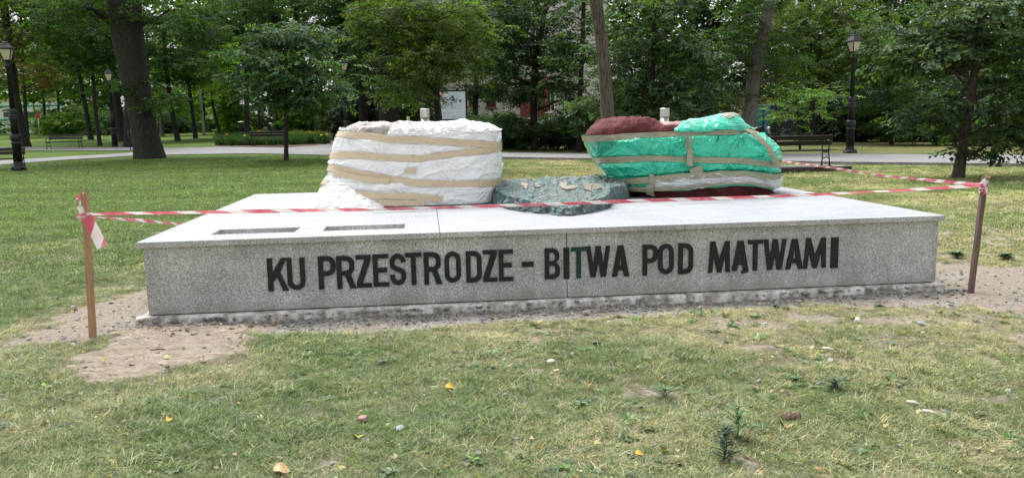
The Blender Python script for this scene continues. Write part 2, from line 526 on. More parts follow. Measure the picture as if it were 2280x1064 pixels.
def relief(X, Y):
    soil, sand, strip, dry = masks(X, Y)
    nearw = 1 - sstep(12, 20, Y)
    z = rise(X, Y)
    z = z + nearw * (0.018 * n2(X, Y, 0.7, 1) + 0.008 * n2(X, Y, 5, 2))
    z = z - 0.03 * strip * (1 - sand)
    z = z + sand * (0.02 + 0.03 * n2(X, Y, 3.5, 3, 4) + 0.03 * n2(X, Y, 12, 4, 4) * (n2(X, Y, 2, 14) > -0.1))
    z = z + np.maximum(strip, 0.5 * soil) * nearw * (0.02 * n2(X, Y, 9, 8, 4) + 0.014 * n2(X, Y, 26, 10, 2))
    return z

xs = np.concatenate([-np.geomspace(160, 7.2, 46), np.arange(-7, 7.01, 0.045), np.geomspace(7.2, 160, 46)])
ys = np.concatenate([[-60, -25, -10, -4, -1, 0.8, 1.8], np.arange(2.4, 12, 0.045), np.geomspace(12.05, 320, 110)])
X, Y = np.meshgrid(xs, ys, indexing='ij')
soil, sand, strip, dry = masks(X, Y)
Z = relief(X, Y)
me = npmesh('lawn_ground', np.stack([X, Y, Z], -1), grid_faces(len(xs), len(ys)))
for n_, a_ in (('soil', soil), ('sand', sand), ('strip', strip), ('dry', dry), ('far', sstep(9, 17, Y))): fattr(me, n_, a_)
k = N('lawn_soil')
k.co = k.n('ShaderNodeNewGeometry').outputs['Position']
dryn = k.math('ADD', k.attr('dry'), k.math('MULTIPLY', k.math('SUBTRACT', k.noise(3.1, 5, rough=0.65), 0.5), 0.9))
thatch = k.mix(k.ramp(k.noise(60, 4, rough=0.7), [(0.3, 0.0), (0.7, 1.0)]), (0.15, 0.145, 0.085), (0.42, 0.38, 0.27))
fg = k.mix(k.ramp(k.noise(14, 6, k.mapping((1, 0.5, 1), co=k.co), 0.75), [(0.3, 0.0), (0.7, 1.0)]), (0.06, 0.11, 0.02), (0.15, 0.22, 0.05))
fd = k.mix(k.ramp(k.noise(19, 5, rough=0.75), [(0.3, 0.0), (0.7, 1.0)]), (0.11, 0.105, 0.04), (0.27, 0.23, 0.12))
stripes = k.ramp(k.noise(0.5, 2, k.mapping((0.1, 1.6, 1), (0, 0, 0.1), k.co)), [(0.4, 0.75), (0.6, 1.1)])
farc = k.mix(k.ramp(dryn, [(0.25, 0.0), (0.85, 1.0)]), k.mix(1.0, fg, stripes, 'MULTIPLY'), fd)
farc = k.mix(k.ramp(k.voro(9, out='Distance'), [(0.05, 1.0), (0.09, 0.0)]), farc, (0.3, 0.24, 0.13))
col = k.mix(k.attr('far'), thatch, farc)
dirt = k.mix(k.ramp(k.noise(26, 6, rough=0.7), [(0.3, 0.0), (0.7, 1.0)]), (0.30, 0.25, 0.195), (0.62, 0.545, 0.45))
grey = k.mix(k.ramp(k.noise(40, 6, rough=0.8), [(0.36, 0.0), (0.62, 1.0)]), (0.24, 0.225, 0.205), (0.70, 0.67, 0.62))
sandc = k.mix(k.ramp(k.noise(12, 8, k.mapping((0.7, 1.5, 1), co=k.co), 0.8), [(0.33, 0.0), (0.62, 1.0)]), (0.27, 0.22, 0.17), (0.68, 0.59, 0.475))
dirt = k.mix(k.math('MULTIPLY', k.attr('strip'), k.ramp(k.noise(2.2, 4), [(0.38, 0.0), (0.55, 1.0)])), dirt, grey)
dirt = k.mix(k.ramp(k.math('ADD', k.attr('sand'), k.math('SUBTRACT', k.noise(5, 4), 0.5)), [(0.35, 0.0), (0.65, 1.0)]), dirt, sandc)
sf = k.ramp(k.math('ADD', k.attr('soil'), k.math('MULTIPLY', k.math('SUBTRACT', k.noise(11, 5, rough=0.7), 0.5), 0.8)), [(0.38, 0.0), (0.58, 1.0)])
col = k.mix(sf, col, dirt)
k.bump(k.noise(38, 7, rough=0.8), 1.0, 0.04)
k.b.inputs['Specular IOR Level'].default_value = 0.15
k.set(Base_Color=col, Roughness=0.95)
tag(link('lawn_ground', me, k.m), kind='structure')

# ------------------------------------------------------------------ paths
ASPH = plain('asphalt_pale', (0.19, 0.19, 0.195), (0.25, 0.25, 0.255), 0.8, 0.85, 0.5, 60, 0.004)
def strip_mesh(name, near, far, z, x0, x1, n=90, nv=7):
    nx, ny = zip(*near); fx, fy = zip(*far)
    V = []
    for i in range(n + 1):
        x = x0 + (x1 - x0) * i / n
        a = ground(x, np.interp(x, nx, ny)); b = ground(x, np.interp(x, fx, fy))
        for j in range(nv):
            p = a + (b - a) * j / (nv - 1)
            V.append((p[0], p[1], rise(p[0], p[1]) + z + 0.004 * (1 if 0 < j < nv - 1 else 0)))
    me = npmesh(name, V, grid_faces(n + 1, nv))
    return tag(link(name, me, ASPH), kind='structure')
PNX = [-200, 0, 150, 300, 365, 564, 744, 1113, 1300, 1720, 1860, 2280, 2600]; PNY = [383, 368, 357, 348, 346, 343, 347, 354, 357, 363, 366, 371, 375]
strip_mesh('asphalt_path', [(-200, 383), (0, 368), (150, 357), (300, 348), (365, 346), (564, 343), (744, 347), (1113, 354), (1300, 357), (1720, 363), (1860, 366), (2280, 371), (2600, 375)],
           [(-200, 373), (0, 359), (150, 350), (285, 342), (345, 331), (490, 328), (640, 330), (728, 322), (800, 330), (1113, 341), (1300, 343), (1860, 344), (2280, 347), (2600, 350)], 0.03, -200, 2600, 140)
strip_mesh('asphalt_path_branch', [(-200, 336), (345, 336)], [(-200, 328.5), (345, 329)], 0.024, -200, 350, 40)
strip_mesh('asphalt_path_fork', [(722, 326), (830, 345)], [(722, 307), (830, 306)], 0.02, 726, 830, 16)
# kerb along the near edge of the path on the right
kx = [1113, 1300, 1500, 1720, 1860, 2000, 2280, 2600]; ky = [354.3, 357.4, 360.2, 363.6, 366.6, 368.3, 371.6, 375.6]
KERB = plain('kerb_concrete', (0.2, 0.19, 0.18), (0.32, 0.31, 0.3), 5, 0.9, 0.5, 40, 0.006)
KERB_D = plain('kerb_dark_brick', (0.05, 0.042, 0.038), (0.1, 0.085, 0.075), 8, 0.9, 0.5, 40, 0.006)
kerb = empty('path_kerb', ground(1860, 366)); kerb['kind'] = 'structure'
kl = [ground(x, y) for x, y in zip(kx, ky)]
seglen = 1.0
cum = [0]
for a, b in zip(kl[:-1], kl[1:]): cum.append(cum[-1] + np.linalg.norm(b - a))
def kp(s): return np.array([np.interp(s, cum, [p[i] for p in kl]) for i in range(3)])
s0 = 0.0
while s0 + seglen < cum[-1]:
    a, b = kp(s0 + 0.006), kp(s0 + seglen - 0.006)
    d = b - a; ang = math.atan2(d[1], d[0])
    m = MB().box((0, 0, 0.02), (np.linalg.norm(d), 0.09, 0.16))
    o = m.build('kerb_stone', KERB, kerb, bevel=0.008)
    o.location = Vector((a + b) / 2) - kerb.location; o.rotation_euler = (0, 0, ang)
    s0 += seglen

# ================================================================== GRASS
def tint_grass(X, Y, dry, r):
    g1 = np.array([0.085, 0.15, 0.038]); g2 = np.array([0.20, 0.27, 0.095]); st = np.array([0.50, 0.44, 0.31]); ol = np.array([0.22, 0.255, 0.125])
    t = r.random(len(X))[:, None]
    g = g1 * (1 - t) + g2 * t
    d = np.clip(dry - 0.16 * sstep(9, 15, Y) + (0.35 - 0.12 * sstep(9, 15, Y)) * r.normal(size=len(X)), 0, 1)[:, None]
    c = np.where(d < 0.5, g * (1 - d * 1.2) + ol * d * 1.2, ol * (1.2 - d) * 1.2 + st * (d - 0.2) * 1.15)
    c = c * (0.65 + 0.7 * r.random(len(X)))[:, None]
    return c * (1 + sstep(8, 14, Y) * (0.12 + 0.7 * n2(X * 0.12, Y, 1.1, 61)))[:, None]

def in_plinth(X, Y, m=0.06):
    u, v = uv(np.stack([X, Y, 0 * X], -1))
    return (u > -m) & (u < PW + m) & (v > -m) & (v < PD + m)

def grass_zone(name, n, y0, y1, power, group, nvar, smin, smax, label):
    t = rng.random(n); Yq = (y0 ** power + t * (y1 ** power - y0 ** power)) ** (1 / power)
    Xq = (rng.random(n) * 2 - 1) * (Yq * 0.70 + 0.5)
    so, sa, st, dr = masks(Xq, Yq)
    pk = rng.random(n)
    cl = n2(Xq, Yq, 5, 21)
    u_ = W0 / 2 + FPX * (Xq * CR[0] + Yq * CR[1] - 1.5 * CR[2]) / np.maximum(1, Yq * CF[1] - 1.5 * CF[2]); v_ = H0 / 2 - FPX * (Xq * CU[0] + Yq * CU[1] + (rise(Xq, Yq) - 1.5) * CU[2]) / np.maximum(1, Yq * CF[1] + Xq * CF[0] - (1.5 - rise(Xq, Yq)) * CF[2])
    onpath = (v_ < np.interp(u_, PNX, PNY) + 0.8)
    if y0 < 16: onpath &= False
    keep = (~onpath) & (pk > so * 1.25 - 0.06 * (cl > 0.25)) & ~in_plinth(Xq, Yq) & (pk < 0.75 + 0.9 * (cl + 0.2))
    Xq, Yq, dr, so = Xq[keep], Yq[keep], dr[keep], so[keep]; m = len(Xq)
    zq = relief(Xq, Yq) - 0.004
    rot = np.stack([rng.normal(size=m) * 0.15, rng.normal(size=m) * 0.15, rng.random(m) * 6.283], -1)
    sc = (smin + (smax - smin) * rng.random(m)) * (1 - 0.45 * so) * (1 + 0.5 * np.clip(n2(Xq, Yq, 1.7, 30), -0.5, 0.8)) * (1 - 0.25 * dr)
    if nvar == 6:
        var = rng.integers(0, 5, m); var[rng.random(m) < 0.035] = 5
    else: var = rng.integers(0, nvar, m)
    o = scatter(name, np.stack([Xq, Yq, zq], -1), rot, sc, var, tint_grass(Xq, Yq, dr, rng), group, mat=GRASSM)
    tag(o, label, 'grass')
grass_zone('grass', 90000, 2.5, 8.5, 1.1, G_GRASS, 6, 0.6, 1.15, 'short patchy green and straw coloured grass in front of the granite plinth')
grass_zone('grass', 60000, 8.3, 17.0, 1.3, G_FARGRASS, 3, 0.5, 0.9, 'mown green lawn behind and beside the granite plinth')
grass_zone('grass', 60000, 16.5, 36.0, 1.2, G_FARGRASS, 3, 0.7, 1.2, 'mown far lawn in front of the asphalt path')

# ================================================================== PLINTH
plinth = empty('monument_plinth', O, 'low wide speckled grey granite monument plinth with dark raised lettering on its front', 'monument plinth')
plinth.rotation_euler = (0, 0, YAW)
def loc_uvz(P):
    u, v = uv(P); return u, v, P[2]
def wall_uv(px, py, v=OV):
    """point of the front wall plane seen at a pixel"""
    d = ray(px, py); t = ((O + N_ * v - EYEP) @ N_) / (d @ N_); P = EYEP + d * t
    return uv(P)[0], P[2]

T = 0.045
def slab(name, us, vs, holes, z0, z1, mat):
    """a slab cut by rectangular holes"""
    def cell(i, j):
        if i < 0 or j < 0 or i >= len(us) - 1 or j >= len(vs) - 1: return False
        cu, cv = (us[i] + us[i + 1]) / 2, (vs[j] + vs[j + 1]) / 2
        return not any(a < cu < b and c < cv < d for a, b, c, d in holes)
    nu, nv = len(us), len(vs)
    V = [(us[i], vs[j], z) for z in (z0, z1) for i in range(nu) for j in range(nv)]
    ix = lambda i, j, k: k * nu * nv + i * nv + j
    F = []; MI = []
    for i in range(nu - 1):
        for j in range(nv - 1):
            if not cell(i, j): continue
            F.append((ix(i, j, 1), ix(i + 1, j, 1), ix(i + 1, j + 1, 1), ix(i, j + 1, 1))); MI.append(0)
            F.append((ix(i, j, 0), ix(i, j + 1, 0), ix(i + 1, j + 1, 0), ix(i + 1, j, 0))); MI.append(1)
            for di, dj, a, b in ((0, -1, (i, j), (i + 1, j)), (1, 0, (i + 1, j), (i + 1, j + 1)), (0, 1, (i + 1, j + 1), (i, j + 1)), (-1, 0, (i, j + 1), (i, j))):
                if not cell(i + di, j + dj):
                    F.append((ix(*a, 0), ix(*b, 0), ix(*b, 1), ix(*a, 1))); MI.append(1)
    me = mesh(name, V, F, False, MI)
    me.materials.append(mat[0]); me.materials.append(mat[1])
    o = link(name, me, None, plinth)
    bm = bmesh.new(); bm.from_mesh(me); bmesh.ops.remove_doubles(bm, verts=bm.verts, dist=1e-5)
    loose = [v for v in bm.verts if not v.link_faces]; bmesh.ops.delete(bm, geom=loose, context='VERTS'); bm.to_mesh(me); bm.free()
    b = o.modifiers.new('bevel', 'BEVEL'); b.width = 0.004; b.segments = 2; b.limit_method = 'ANGLE'
    return o
def slot(fl, fr, bl, br):
    p = [loc_uvz(onz(*q, PH)) for q in (fl, fr, bl, br)]
    return (max(p[0][0], p[2][0]) * 0.5 + 0.5 * min(p[0][0], p[2][0]), (p[1][0] + p[3][0]) / 2, (p[0][1] + p[1][1]) / 2, (p[2][1] + p[3][1]) / 2)
s1 = slot((470, 521), (655, 518), (492, 511), (668, 506))
s2 = slot((716, 514), (899, 509), (729, 504), (903, 498.5))
s3 = slot((829, 474.5), (975, 470.5), (832, 472.5), (975, 469))
s4 = slot((1511, 454), (1640, 451), (1512, 452.5), (1641, 449.5))
seam1 = loc_uvz(onz(977, 500, PH))[0]
seam2 = loc_uvz(onz(1541, 505, PH))[0]
vm = max(s3[3], s4[3]) + 0.02
holes = [s1, s2, (s3[0], seam1 - 0.004, s3[2], s3[2] + 0.035), (s4[0], s4[1], s4[2], s4[2] + 0.03)]
g_ = 0.0025
def mkslab(u0, u1, v0, v1):
    hs_ = [h for h in holes if h[0] > u0 - 0.02 and h[1] < u1 + 0.02 and h[2] > v0 - 0.01 and h[3] < v1 + 0.01]
    us = sorted({u0, u1, *[x for h in hs_ for x in h[:2] if u0 < x < u1]}); vs = sorted({v0, v1, *[x for h in hs_ for x in h[2:] if v0 < x < v1]})
    return slab('top_slab', us, vs, hs_, PH - T, PH, (G_TOP, G_FRONT))
VC = PD * 0.56
for a, b in ((0, seam1), (seam1, seam2), (seam2, PW)):
    mkslab(a + (g_ if a else 0), b - (g_ if b < PW else 0), 0, VC - g_)
    mkslab(a + (g_ if a else 0), b - (g_ if b < PW else 0), VC + g_, PD)
# side panels of the plinth
z0w, z1w = 0.045, PH - T - 0.001
wseam = wall_uv(1263, 650)[0]
def panel(u0, u1, v0, v1):
    o = MB().box(((u0 + u1) / 2, (v0 + v1) / 2, (z0w + z1w) / 2), (u1 - u0, v1 - v0, z1w - z0w)).build('wall_panel', G_FRONT, plinth, bevel=0.003)
    return o
th = 0.03
panel(OV, wseam - 0.003, OV, OV + th); panel(wseam + 0.003, PW - OV, OV, OV + th)
panel(OV, OV + th, OV + th + 0.002, PD - OV); panel(PW - OV - th, PW - OV, OV + th + 0.002, PD - OV)
panel(OV + th + 0.002, PW - OV - th - 0.002, PD - OV - th, PD - OV)
MB().box((PW / 2, PD / 2, 0.27), (PW - 0.16, PD - 0.16, 0.56)).build('inner_core', plain('slot_bed', (0.3, 0.3, 0.29), (0.4, 0.4, 0.38), 9, .9), plinth)
# rough concrete footing showing under the panels
nu_ = 500; prof = [(-0.080, -0.07), (-0.078, -0.01), (-0.076, 0.026), (-0.068, 0.037), (-0.03, 0.038), (0.02, 0.036), (0.08, 0.036)]
per = []
L_ = [(0, 0), (PW, 0), (PW, PD), (0, PD)]
for i in range(4):
    a = np.array(L_[i]); b = np.array(L_[(i + 1) % 4]); n_ = int(120 * np.linalg.norm(b - a) / 2.2)
    for q in range(n_):
        t = q / n_; p = a + (b - a) * t
        c = np.array([PW / 2, PD / 2]); 
        d = (b - a) / np.linalg.norm(b - a); nrm = np.array([-d[1], d[0]])
        cor = min(q, n_ - q)
        per.append((p, nrm, d, cor / n_ * np.linalg.norm(b - a), i))
V = []
for (p, nrm, d, cd, i) in per:
    out = 0.06 * fbm(np.array([[p[0] * 3, p[1] * 3, 1.0]]), 4)[0] + 0.07 * fbm(np.array([[p[0] * 14, p[1] * 14, 4.0]]), 2)[0]
    for (o_, z_) in prof:
        # push the ring outwards along both axes so corners stay square
        s_ = o_ + OV + (out if o_ < -0.03 else 0)
        qx = min(max(p[0], s_ if False else -9), 99)
        cx = p[0] + (s_ if p[0] < 1e-6 else 0) + (-s_ if p[0] > PW - 1e-6 else 0)
        cy_ = p[1] + (s_ if p[1] < 1e-6 else 0) + (-s_ if p[1] > PD - 1e-6 else 0)
        V.append((cx, cy_, z_ + (0.02 * fbm(np.array([[cx * 11, cy_ * 11, z_ * 9]]), 4)[0] if o_ < -0.03 else 0)))
fo = npmesh('footing', V, grid_faces(len(per), len(prof), True), False)
link('footing', fo, CONC, plinth)

# ---- lettering
def arc(cx, cy, rx, ry, a0, a1, n=10):
    return [(cx + rx * math.cos(R_(a0 + (a1 - a0) * i / n)), cy + ry * math.sin(R_(a0 + (a1 - a0) * i / n))) for i in range(n + 1)]
def glyph(ch, w, t=0.17):
    h = 0.125  # horizontal stroke
    if ch == 'K': return [[(0, 0), (t, 0), (t, .27), (.5 * w - .02, .43), (w - t * 1.12, 0), (w, 0), (.62 * w, .56), (w * .97, 1), (w * .97 - t * 1.12, 1), (t, .56), (t, 1), (0, 1)]]
    if ch == 'U': return [[(0, 1)] + arc(w / 2, .24, w / 2, .24, 180, 360, 14) + [(w, 1), (w - t, 1)] + arc(w / 2, .25, w / 2 - t, .11, 360, 180, 12) + [(t, 1)]]
    if ch == 'P': return [[(0, 0), (t, 0), (t, .40)] + arc(w * .5, .62, w * .5, .22, -90, 0, 6) + arc(w * .5, .78, w * .5, .22, 0, 90, 6) + [(0, 1)], [(t, .54)] + arc(w * .5, .64, w * .5 - t, .10, -90, 0, 5) + arc(w * .5, .76, w * .5 - t, .10, 0, 90, 5) + [(t, .86)]]
    if ch == 'R': return [[(0, 0), (t, 0), (t, .40), (w * .44, .40), (w - t * 1.15, 0), (w, 0), (w * .76, .43)] + arc(w * .45, .62, w * .5, .20, -45, 0, 4) + arc(w * .45, .78, w * .5, .22, 0, 90, 6) + [(0, 1)], [(t, .54)] + arc(w * .45, .64, w * .5 - t, .10, -90, 0, 5) + arc(w * .45, .76, w * .5 - t, .10, 0, 90, 5) + [(t, .86)]]
    if ch == 'Z': return [[(0, 0), (w, 0), (w, h), (t * 1.25, h), (w, .85), (w, 1), (0, 1), (0, 1 - h), (w - t * 1.25, 1 - h), (0, .15)]]
    if ch == 'E': return [[(0, 0), (w, 0), (w, h), (t, h), (t, .44), (w * .9, .44), (w * .9, .58), (t, .58), (t, 1 - h), (w, 1 - h), (w, 1), (0, 1)]]
    if ch == 'T': return [[(w / 2 - t / 2, 0), (w / 2 + t / 2, 0), (w / 2 + t / 2, 1 - h), (w, 1 - h), (w, 1), (0, 1), (0, 1 - h), (w / 2 - t / 2, 1 - h)]]
    if ch == 'I': return [[(0, 0), (w, 0), (w, 1), (0, 1)]]
    if ch == '-': return [[(0, 0), (w, 0), (w, 1), (0, 1)]]
    if ch == 'O': return [arc(w / 2, .26, w / 2, .26, 180, 360, 12) + arc(w / 2, .74, w / 2, .26, 0, 180, 12), arc(w / 2, .27, w / 2 - t, .13, 180, 360, 10) + arc(w / 2, .73, w / 2 - t, .13, 0, 180, 10)]
    if ch == 'D': return [[(0, 0)] + arc(w * .45, .26, w * .55, .26, -90, 0, 8) + arc(w * .45, .74, w * .55, .26, 0, 90, 8) + [(0, 1)], [(t, h)] + arc(w * .45, .27, w * .55 - t, .12, -90, 0, 6) + arc(w * .45, .73, w * .55 - t, .12, 0, 90, 6) + [(t, 1 - h)]]
    if ch == 'B': return [[(0, 0)] + arc(w * .5, .22, w * .5, .22, -90, 0, 6) + arc(w * .5, .34, w * .5, .2, 0, 58, 4) + arc(w * .46, .70, w * .5, .17, -50, 0, 4) + arc(w * .46, .8, w * .5, .2, 0, 90, 6) + [(0, 1)],
                          [(t, .14)] + arc(w * .5, .23, w * .5 - t, .09, -90, 0, 5) + arc(w * .5, .35, w * .5 - t, .09, 0, 90, 5) + [(t, .44)], [(t, .58)] + arc(w * .48, .66, w * .5 - t, .08, -90, 0, 5) + arc(w * .48, .78, w * .5 - t, .08, 0, 90, 5) + [(t, .86)]]
    if ch in 'AĄ':
        k = w / 2
        out = [(0, 0), (t * 1.1, 0), (t * 1.1 + .045, .2), (w - t * 1.1 - .045, .2), (w - t * 1.1, 0), (w, 0), (k + t * .62, 1), (k - t * .62, 1)]
        hole = [(t * 1.1 + .085, .34), (w - t * 1.1 - .085, .34), (k, .80)]
        if ch == 'Ą':
            out = [(0, .03), (t * 1.1, .03), (t * 1.1 + .045, .22), (w - t * 1.1 - .045, .22), (w - t * 1.15, .05), (w - t * 1.5, .0), (w - t * 1.75, -.025), (w - t * 1.4, -.06), (w - t * .7, -.055), (w - t * .12, -.01), (w, .03), (k + t * .62, 1), (k - t * .62, 1)]
        return [out, hole]
    if ch == 'W': 
        return [[(w * .17, 0), (w * .38, 0), (w * .5, .52), (w * .60, 0), (w * .81, 0), (w, 1), (w - t, 1), (w * .715, .38), (w * .60, 1), (w * .40, 1), (w * .285, .38), (t, 1), (0, 1)]]
    if ch == 'M':
        return [[(0, 0), (t * .95, 0), (t + .04, .58), (w * .42, 0), (w * .60, 0), (w - t - .03, .62), (w - t * .98, 0), (w, 0), (w * .97, 1), (w * .97 - t * 1.05, 1), (w * .51, .42), (w * .13 + t * .9, 1), (w * .10, 1)]]
    if ch == 'S':
        c = arc(w / 2, .70, w / 2 - t / 2, .225, 8, 205, 12) + [(w * .32, .555), (w * .55, .49)] + arc(w / 2, .30, w / 2 - t / 2, .225, 40, -188, 14)
        c = [np.array(q) for q in c]; Lf, Rt = [], []
        for i, q in enumerate(c):
            d = c[min(i + 1, len(c) - 1)] - c[max(i - 1, 0)]; d /= np.linalg.norm(d); nn = np.array([-d[1], d[0]]) * (t * .5)
            Lf.append(tuple(q + nn)); Rt.append(tuple(q - nn))
        return [Lf + Rt[::-1]]
def letter(ch, xl, xr, yt, yb, mat):
    yb_ = yb if ch != 'Ą' else yb - 2
    um, zm = wall_uv((xl + xr) / 2, (yt + yb_) / 2, OV - 0.013)
    ul = wall_uv(xl, (yt + yb_) / 2, OV - 0.013)[0]; ur = wall_uv(xr, (yt + yb_) / 2, OV - 0.013)[0]
    zt = wall_uv((xl + xr) / 2, yt, OV - 0.013)[1]; zb = wall_uv((xl + xr) / 2, yb_, OV - 0.013)[1]
    H = (zt - zb); w = (ur - ul) / H
    t = 0.142 if ch not in 'WM' else 0.130
    cu = bpy.data.curves.new('letter', 'CURVE'); cu.dimensions = '2D'; cu.fill_mode = 'BOTH'; cu.extrude = 0.006; cu.bevel_depth = 0.0012; cu.bevel_resolution = 1
    for c in glyph(ch, w, t if ch != '-' else 0.2):
        sp = cu.splines.new('POLY'); sp.points.add(len(c) - 1); sp.use_cyclic_u = True
        for i, (a, b) in enumerate(c): sp.points[i].co = (a * H, b * H, 0, 1)
    tmp = bpy.data.objects.new('tmp', cu)
    me = bpy.data.meshes.new_from_object(tmp); bpy.data.objects.remove(tmp); bpy.data.curves.remove(cu)
    me.materials.clear()
    V = np.array([v.co for v in me.vertices])
    me.transform(Matrix(((1, 0, 0, ul), (0, 0, -1, OV - 0.0075), (0, 1, 0, zb), (0, 0, 0, 1))))
    return link('letter', me, mat, plinth)
LT1 = [('K', 120, 270, 318, 562), ('U', 267, 398, 315, 553), ('P', 500, 628, 303, 547), ('R', 637, 775, 301, 545), ('Z', 782, 892, 295, 536), ('E', 908, 1023, 289, 529), ('S', 1033, 1153, 284, 520), ('T', 1150, 1270, 278, 517),
       ('R', 1288, 1420, 273, 513), ('O', 1442, 1562, 269, 499), ('D', 1602, 1718, 265, 499), ('Z', 1730, 1832, 258, 493), ('E', 1848, 1952, 255, 488), ('-', 2020, 2105, 345, 382)]
LT2 = [('B', 42, 147, 231, 446), ('I', 175, 214, 228, 445), ('T', 228, 332, 223, 440), ('W', 335, 503, 216, 432), ('A', 516, 637, 211, 428), ('P', 733, 838, 205, 420), ('O', 843, 951, 200, 411), ('D', 985, 1088, 196, 410),
       ('M', 1197, 1348, 182, 400), ('Ą', 1364, 1480, 178, 400), ('T', 1476, 1578, 172, 387), ('W', 1587, 1745, 167, 380), ('A', 1743, 1864, 165, 376), ('M', 1870, 2026, 158, 370), ('I', 2062, 2111, 155, 368)]
for i, (c, a, b, t, d) in enumerate(LT1): letter(c, 560 + a / 3.353, 560 + b / 3.353, 480 + t / 3.353, 480 + d / 3.353, LET_BROWN if i in (6,) else LET)
for i, (c, a, b, t, d) in enumerate(LT2): letter(c, 1200 + a / 3.167, 1200 + b / 3.167, 480 + t / 3.167, 480 + d / 3.167, LET_GREEN if i == 2 else (LET_BROWN if i in (4, 5, 7, 1) else LET))

# ================================================================== WRAPPED BOULDERS
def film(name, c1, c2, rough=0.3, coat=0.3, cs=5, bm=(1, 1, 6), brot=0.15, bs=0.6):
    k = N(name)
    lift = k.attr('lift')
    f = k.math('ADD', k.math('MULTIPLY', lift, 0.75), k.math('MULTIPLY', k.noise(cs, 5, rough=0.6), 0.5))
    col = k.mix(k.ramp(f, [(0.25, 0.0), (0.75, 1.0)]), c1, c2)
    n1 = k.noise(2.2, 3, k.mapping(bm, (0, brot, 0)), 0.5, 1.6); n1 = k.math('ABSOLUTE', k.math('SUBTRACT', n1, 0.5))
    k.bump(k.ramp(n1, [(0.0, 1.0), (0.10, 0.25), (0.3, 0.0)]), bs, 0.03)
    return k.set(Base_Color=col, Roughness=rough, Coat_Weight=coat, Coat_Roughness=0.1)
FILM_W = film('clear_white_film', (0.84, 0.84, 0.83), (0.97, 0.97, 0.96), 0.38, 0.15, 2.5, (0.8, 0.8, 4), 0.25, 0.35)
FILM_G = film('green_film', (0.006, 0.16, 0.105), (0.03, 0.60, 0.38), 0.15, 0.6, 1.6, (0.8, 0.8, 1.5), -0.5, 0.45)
FILM_C = film('clear_film_over_red', (0.72, 0.71, 0.70), (0.95, 0.96, 0.96), 0.28, 0.5, 6, (1, 1, 16), 0.0, 0.8)
def tapemat(name, a, b):
    k = N(name); h = k.noise(16, 4, k.mapping((0.5, 0.5, 5)), 0.7, 1.0)
    k.bump(h, 0.45, 0.008)
    return k.set(Base_Color=k.mix(k.ramp(h, [(0.35, 0.0), (0.7, 1.0)]), a, b), Roughness=0.25, Coat_Weight=0.12)
TAPE_B = tapemat('brown_packing_tape', (0.60, 0.46, 0.29), (0.78, 0.66, 0.48))
TAPE_O = tapemat('tan_packing_tape_over_green', (0.20, 0.25, 0.155), (0.50, 0.43, 0.31))
MARBLE = plain('rough_pale_marble', (0.66, 0.63, 0.60), (0.34, 0.29, 0.26), 6, 0.8, 1.0, 26, 0.03)
k = N('red_sandstone'); k.bump(k.noise(16, 6, rough=0.7), 0.7, 0.03)
geo = k.n('ShaderNodeNewGeometry'); sx = k.n('ShaderNodeSeparateXYZ'); k.l(geo.outputs['Normal'], sx.inputs[0])
c_ = k.mix(k.ramp(k.noise(7, 5, rough=0.7), [(0.3, 0.0), (0.7, 1.0)]), (0.05, 0.009, 0.010), (0.19, 0.035, 0.035))
c_ = k.mix(k.ramp(k.math('ADD', k.attr('pale'), k.math('MULTIPLY', k.noise(12, 5, rough=0.7), 0.6)), [(0.78, 0.0), (0.95, 1.0)]), c_, (0.50, 0.36, 0.31))
REDROCK = k.set(Base_Color=c_, Roughness=0.85)

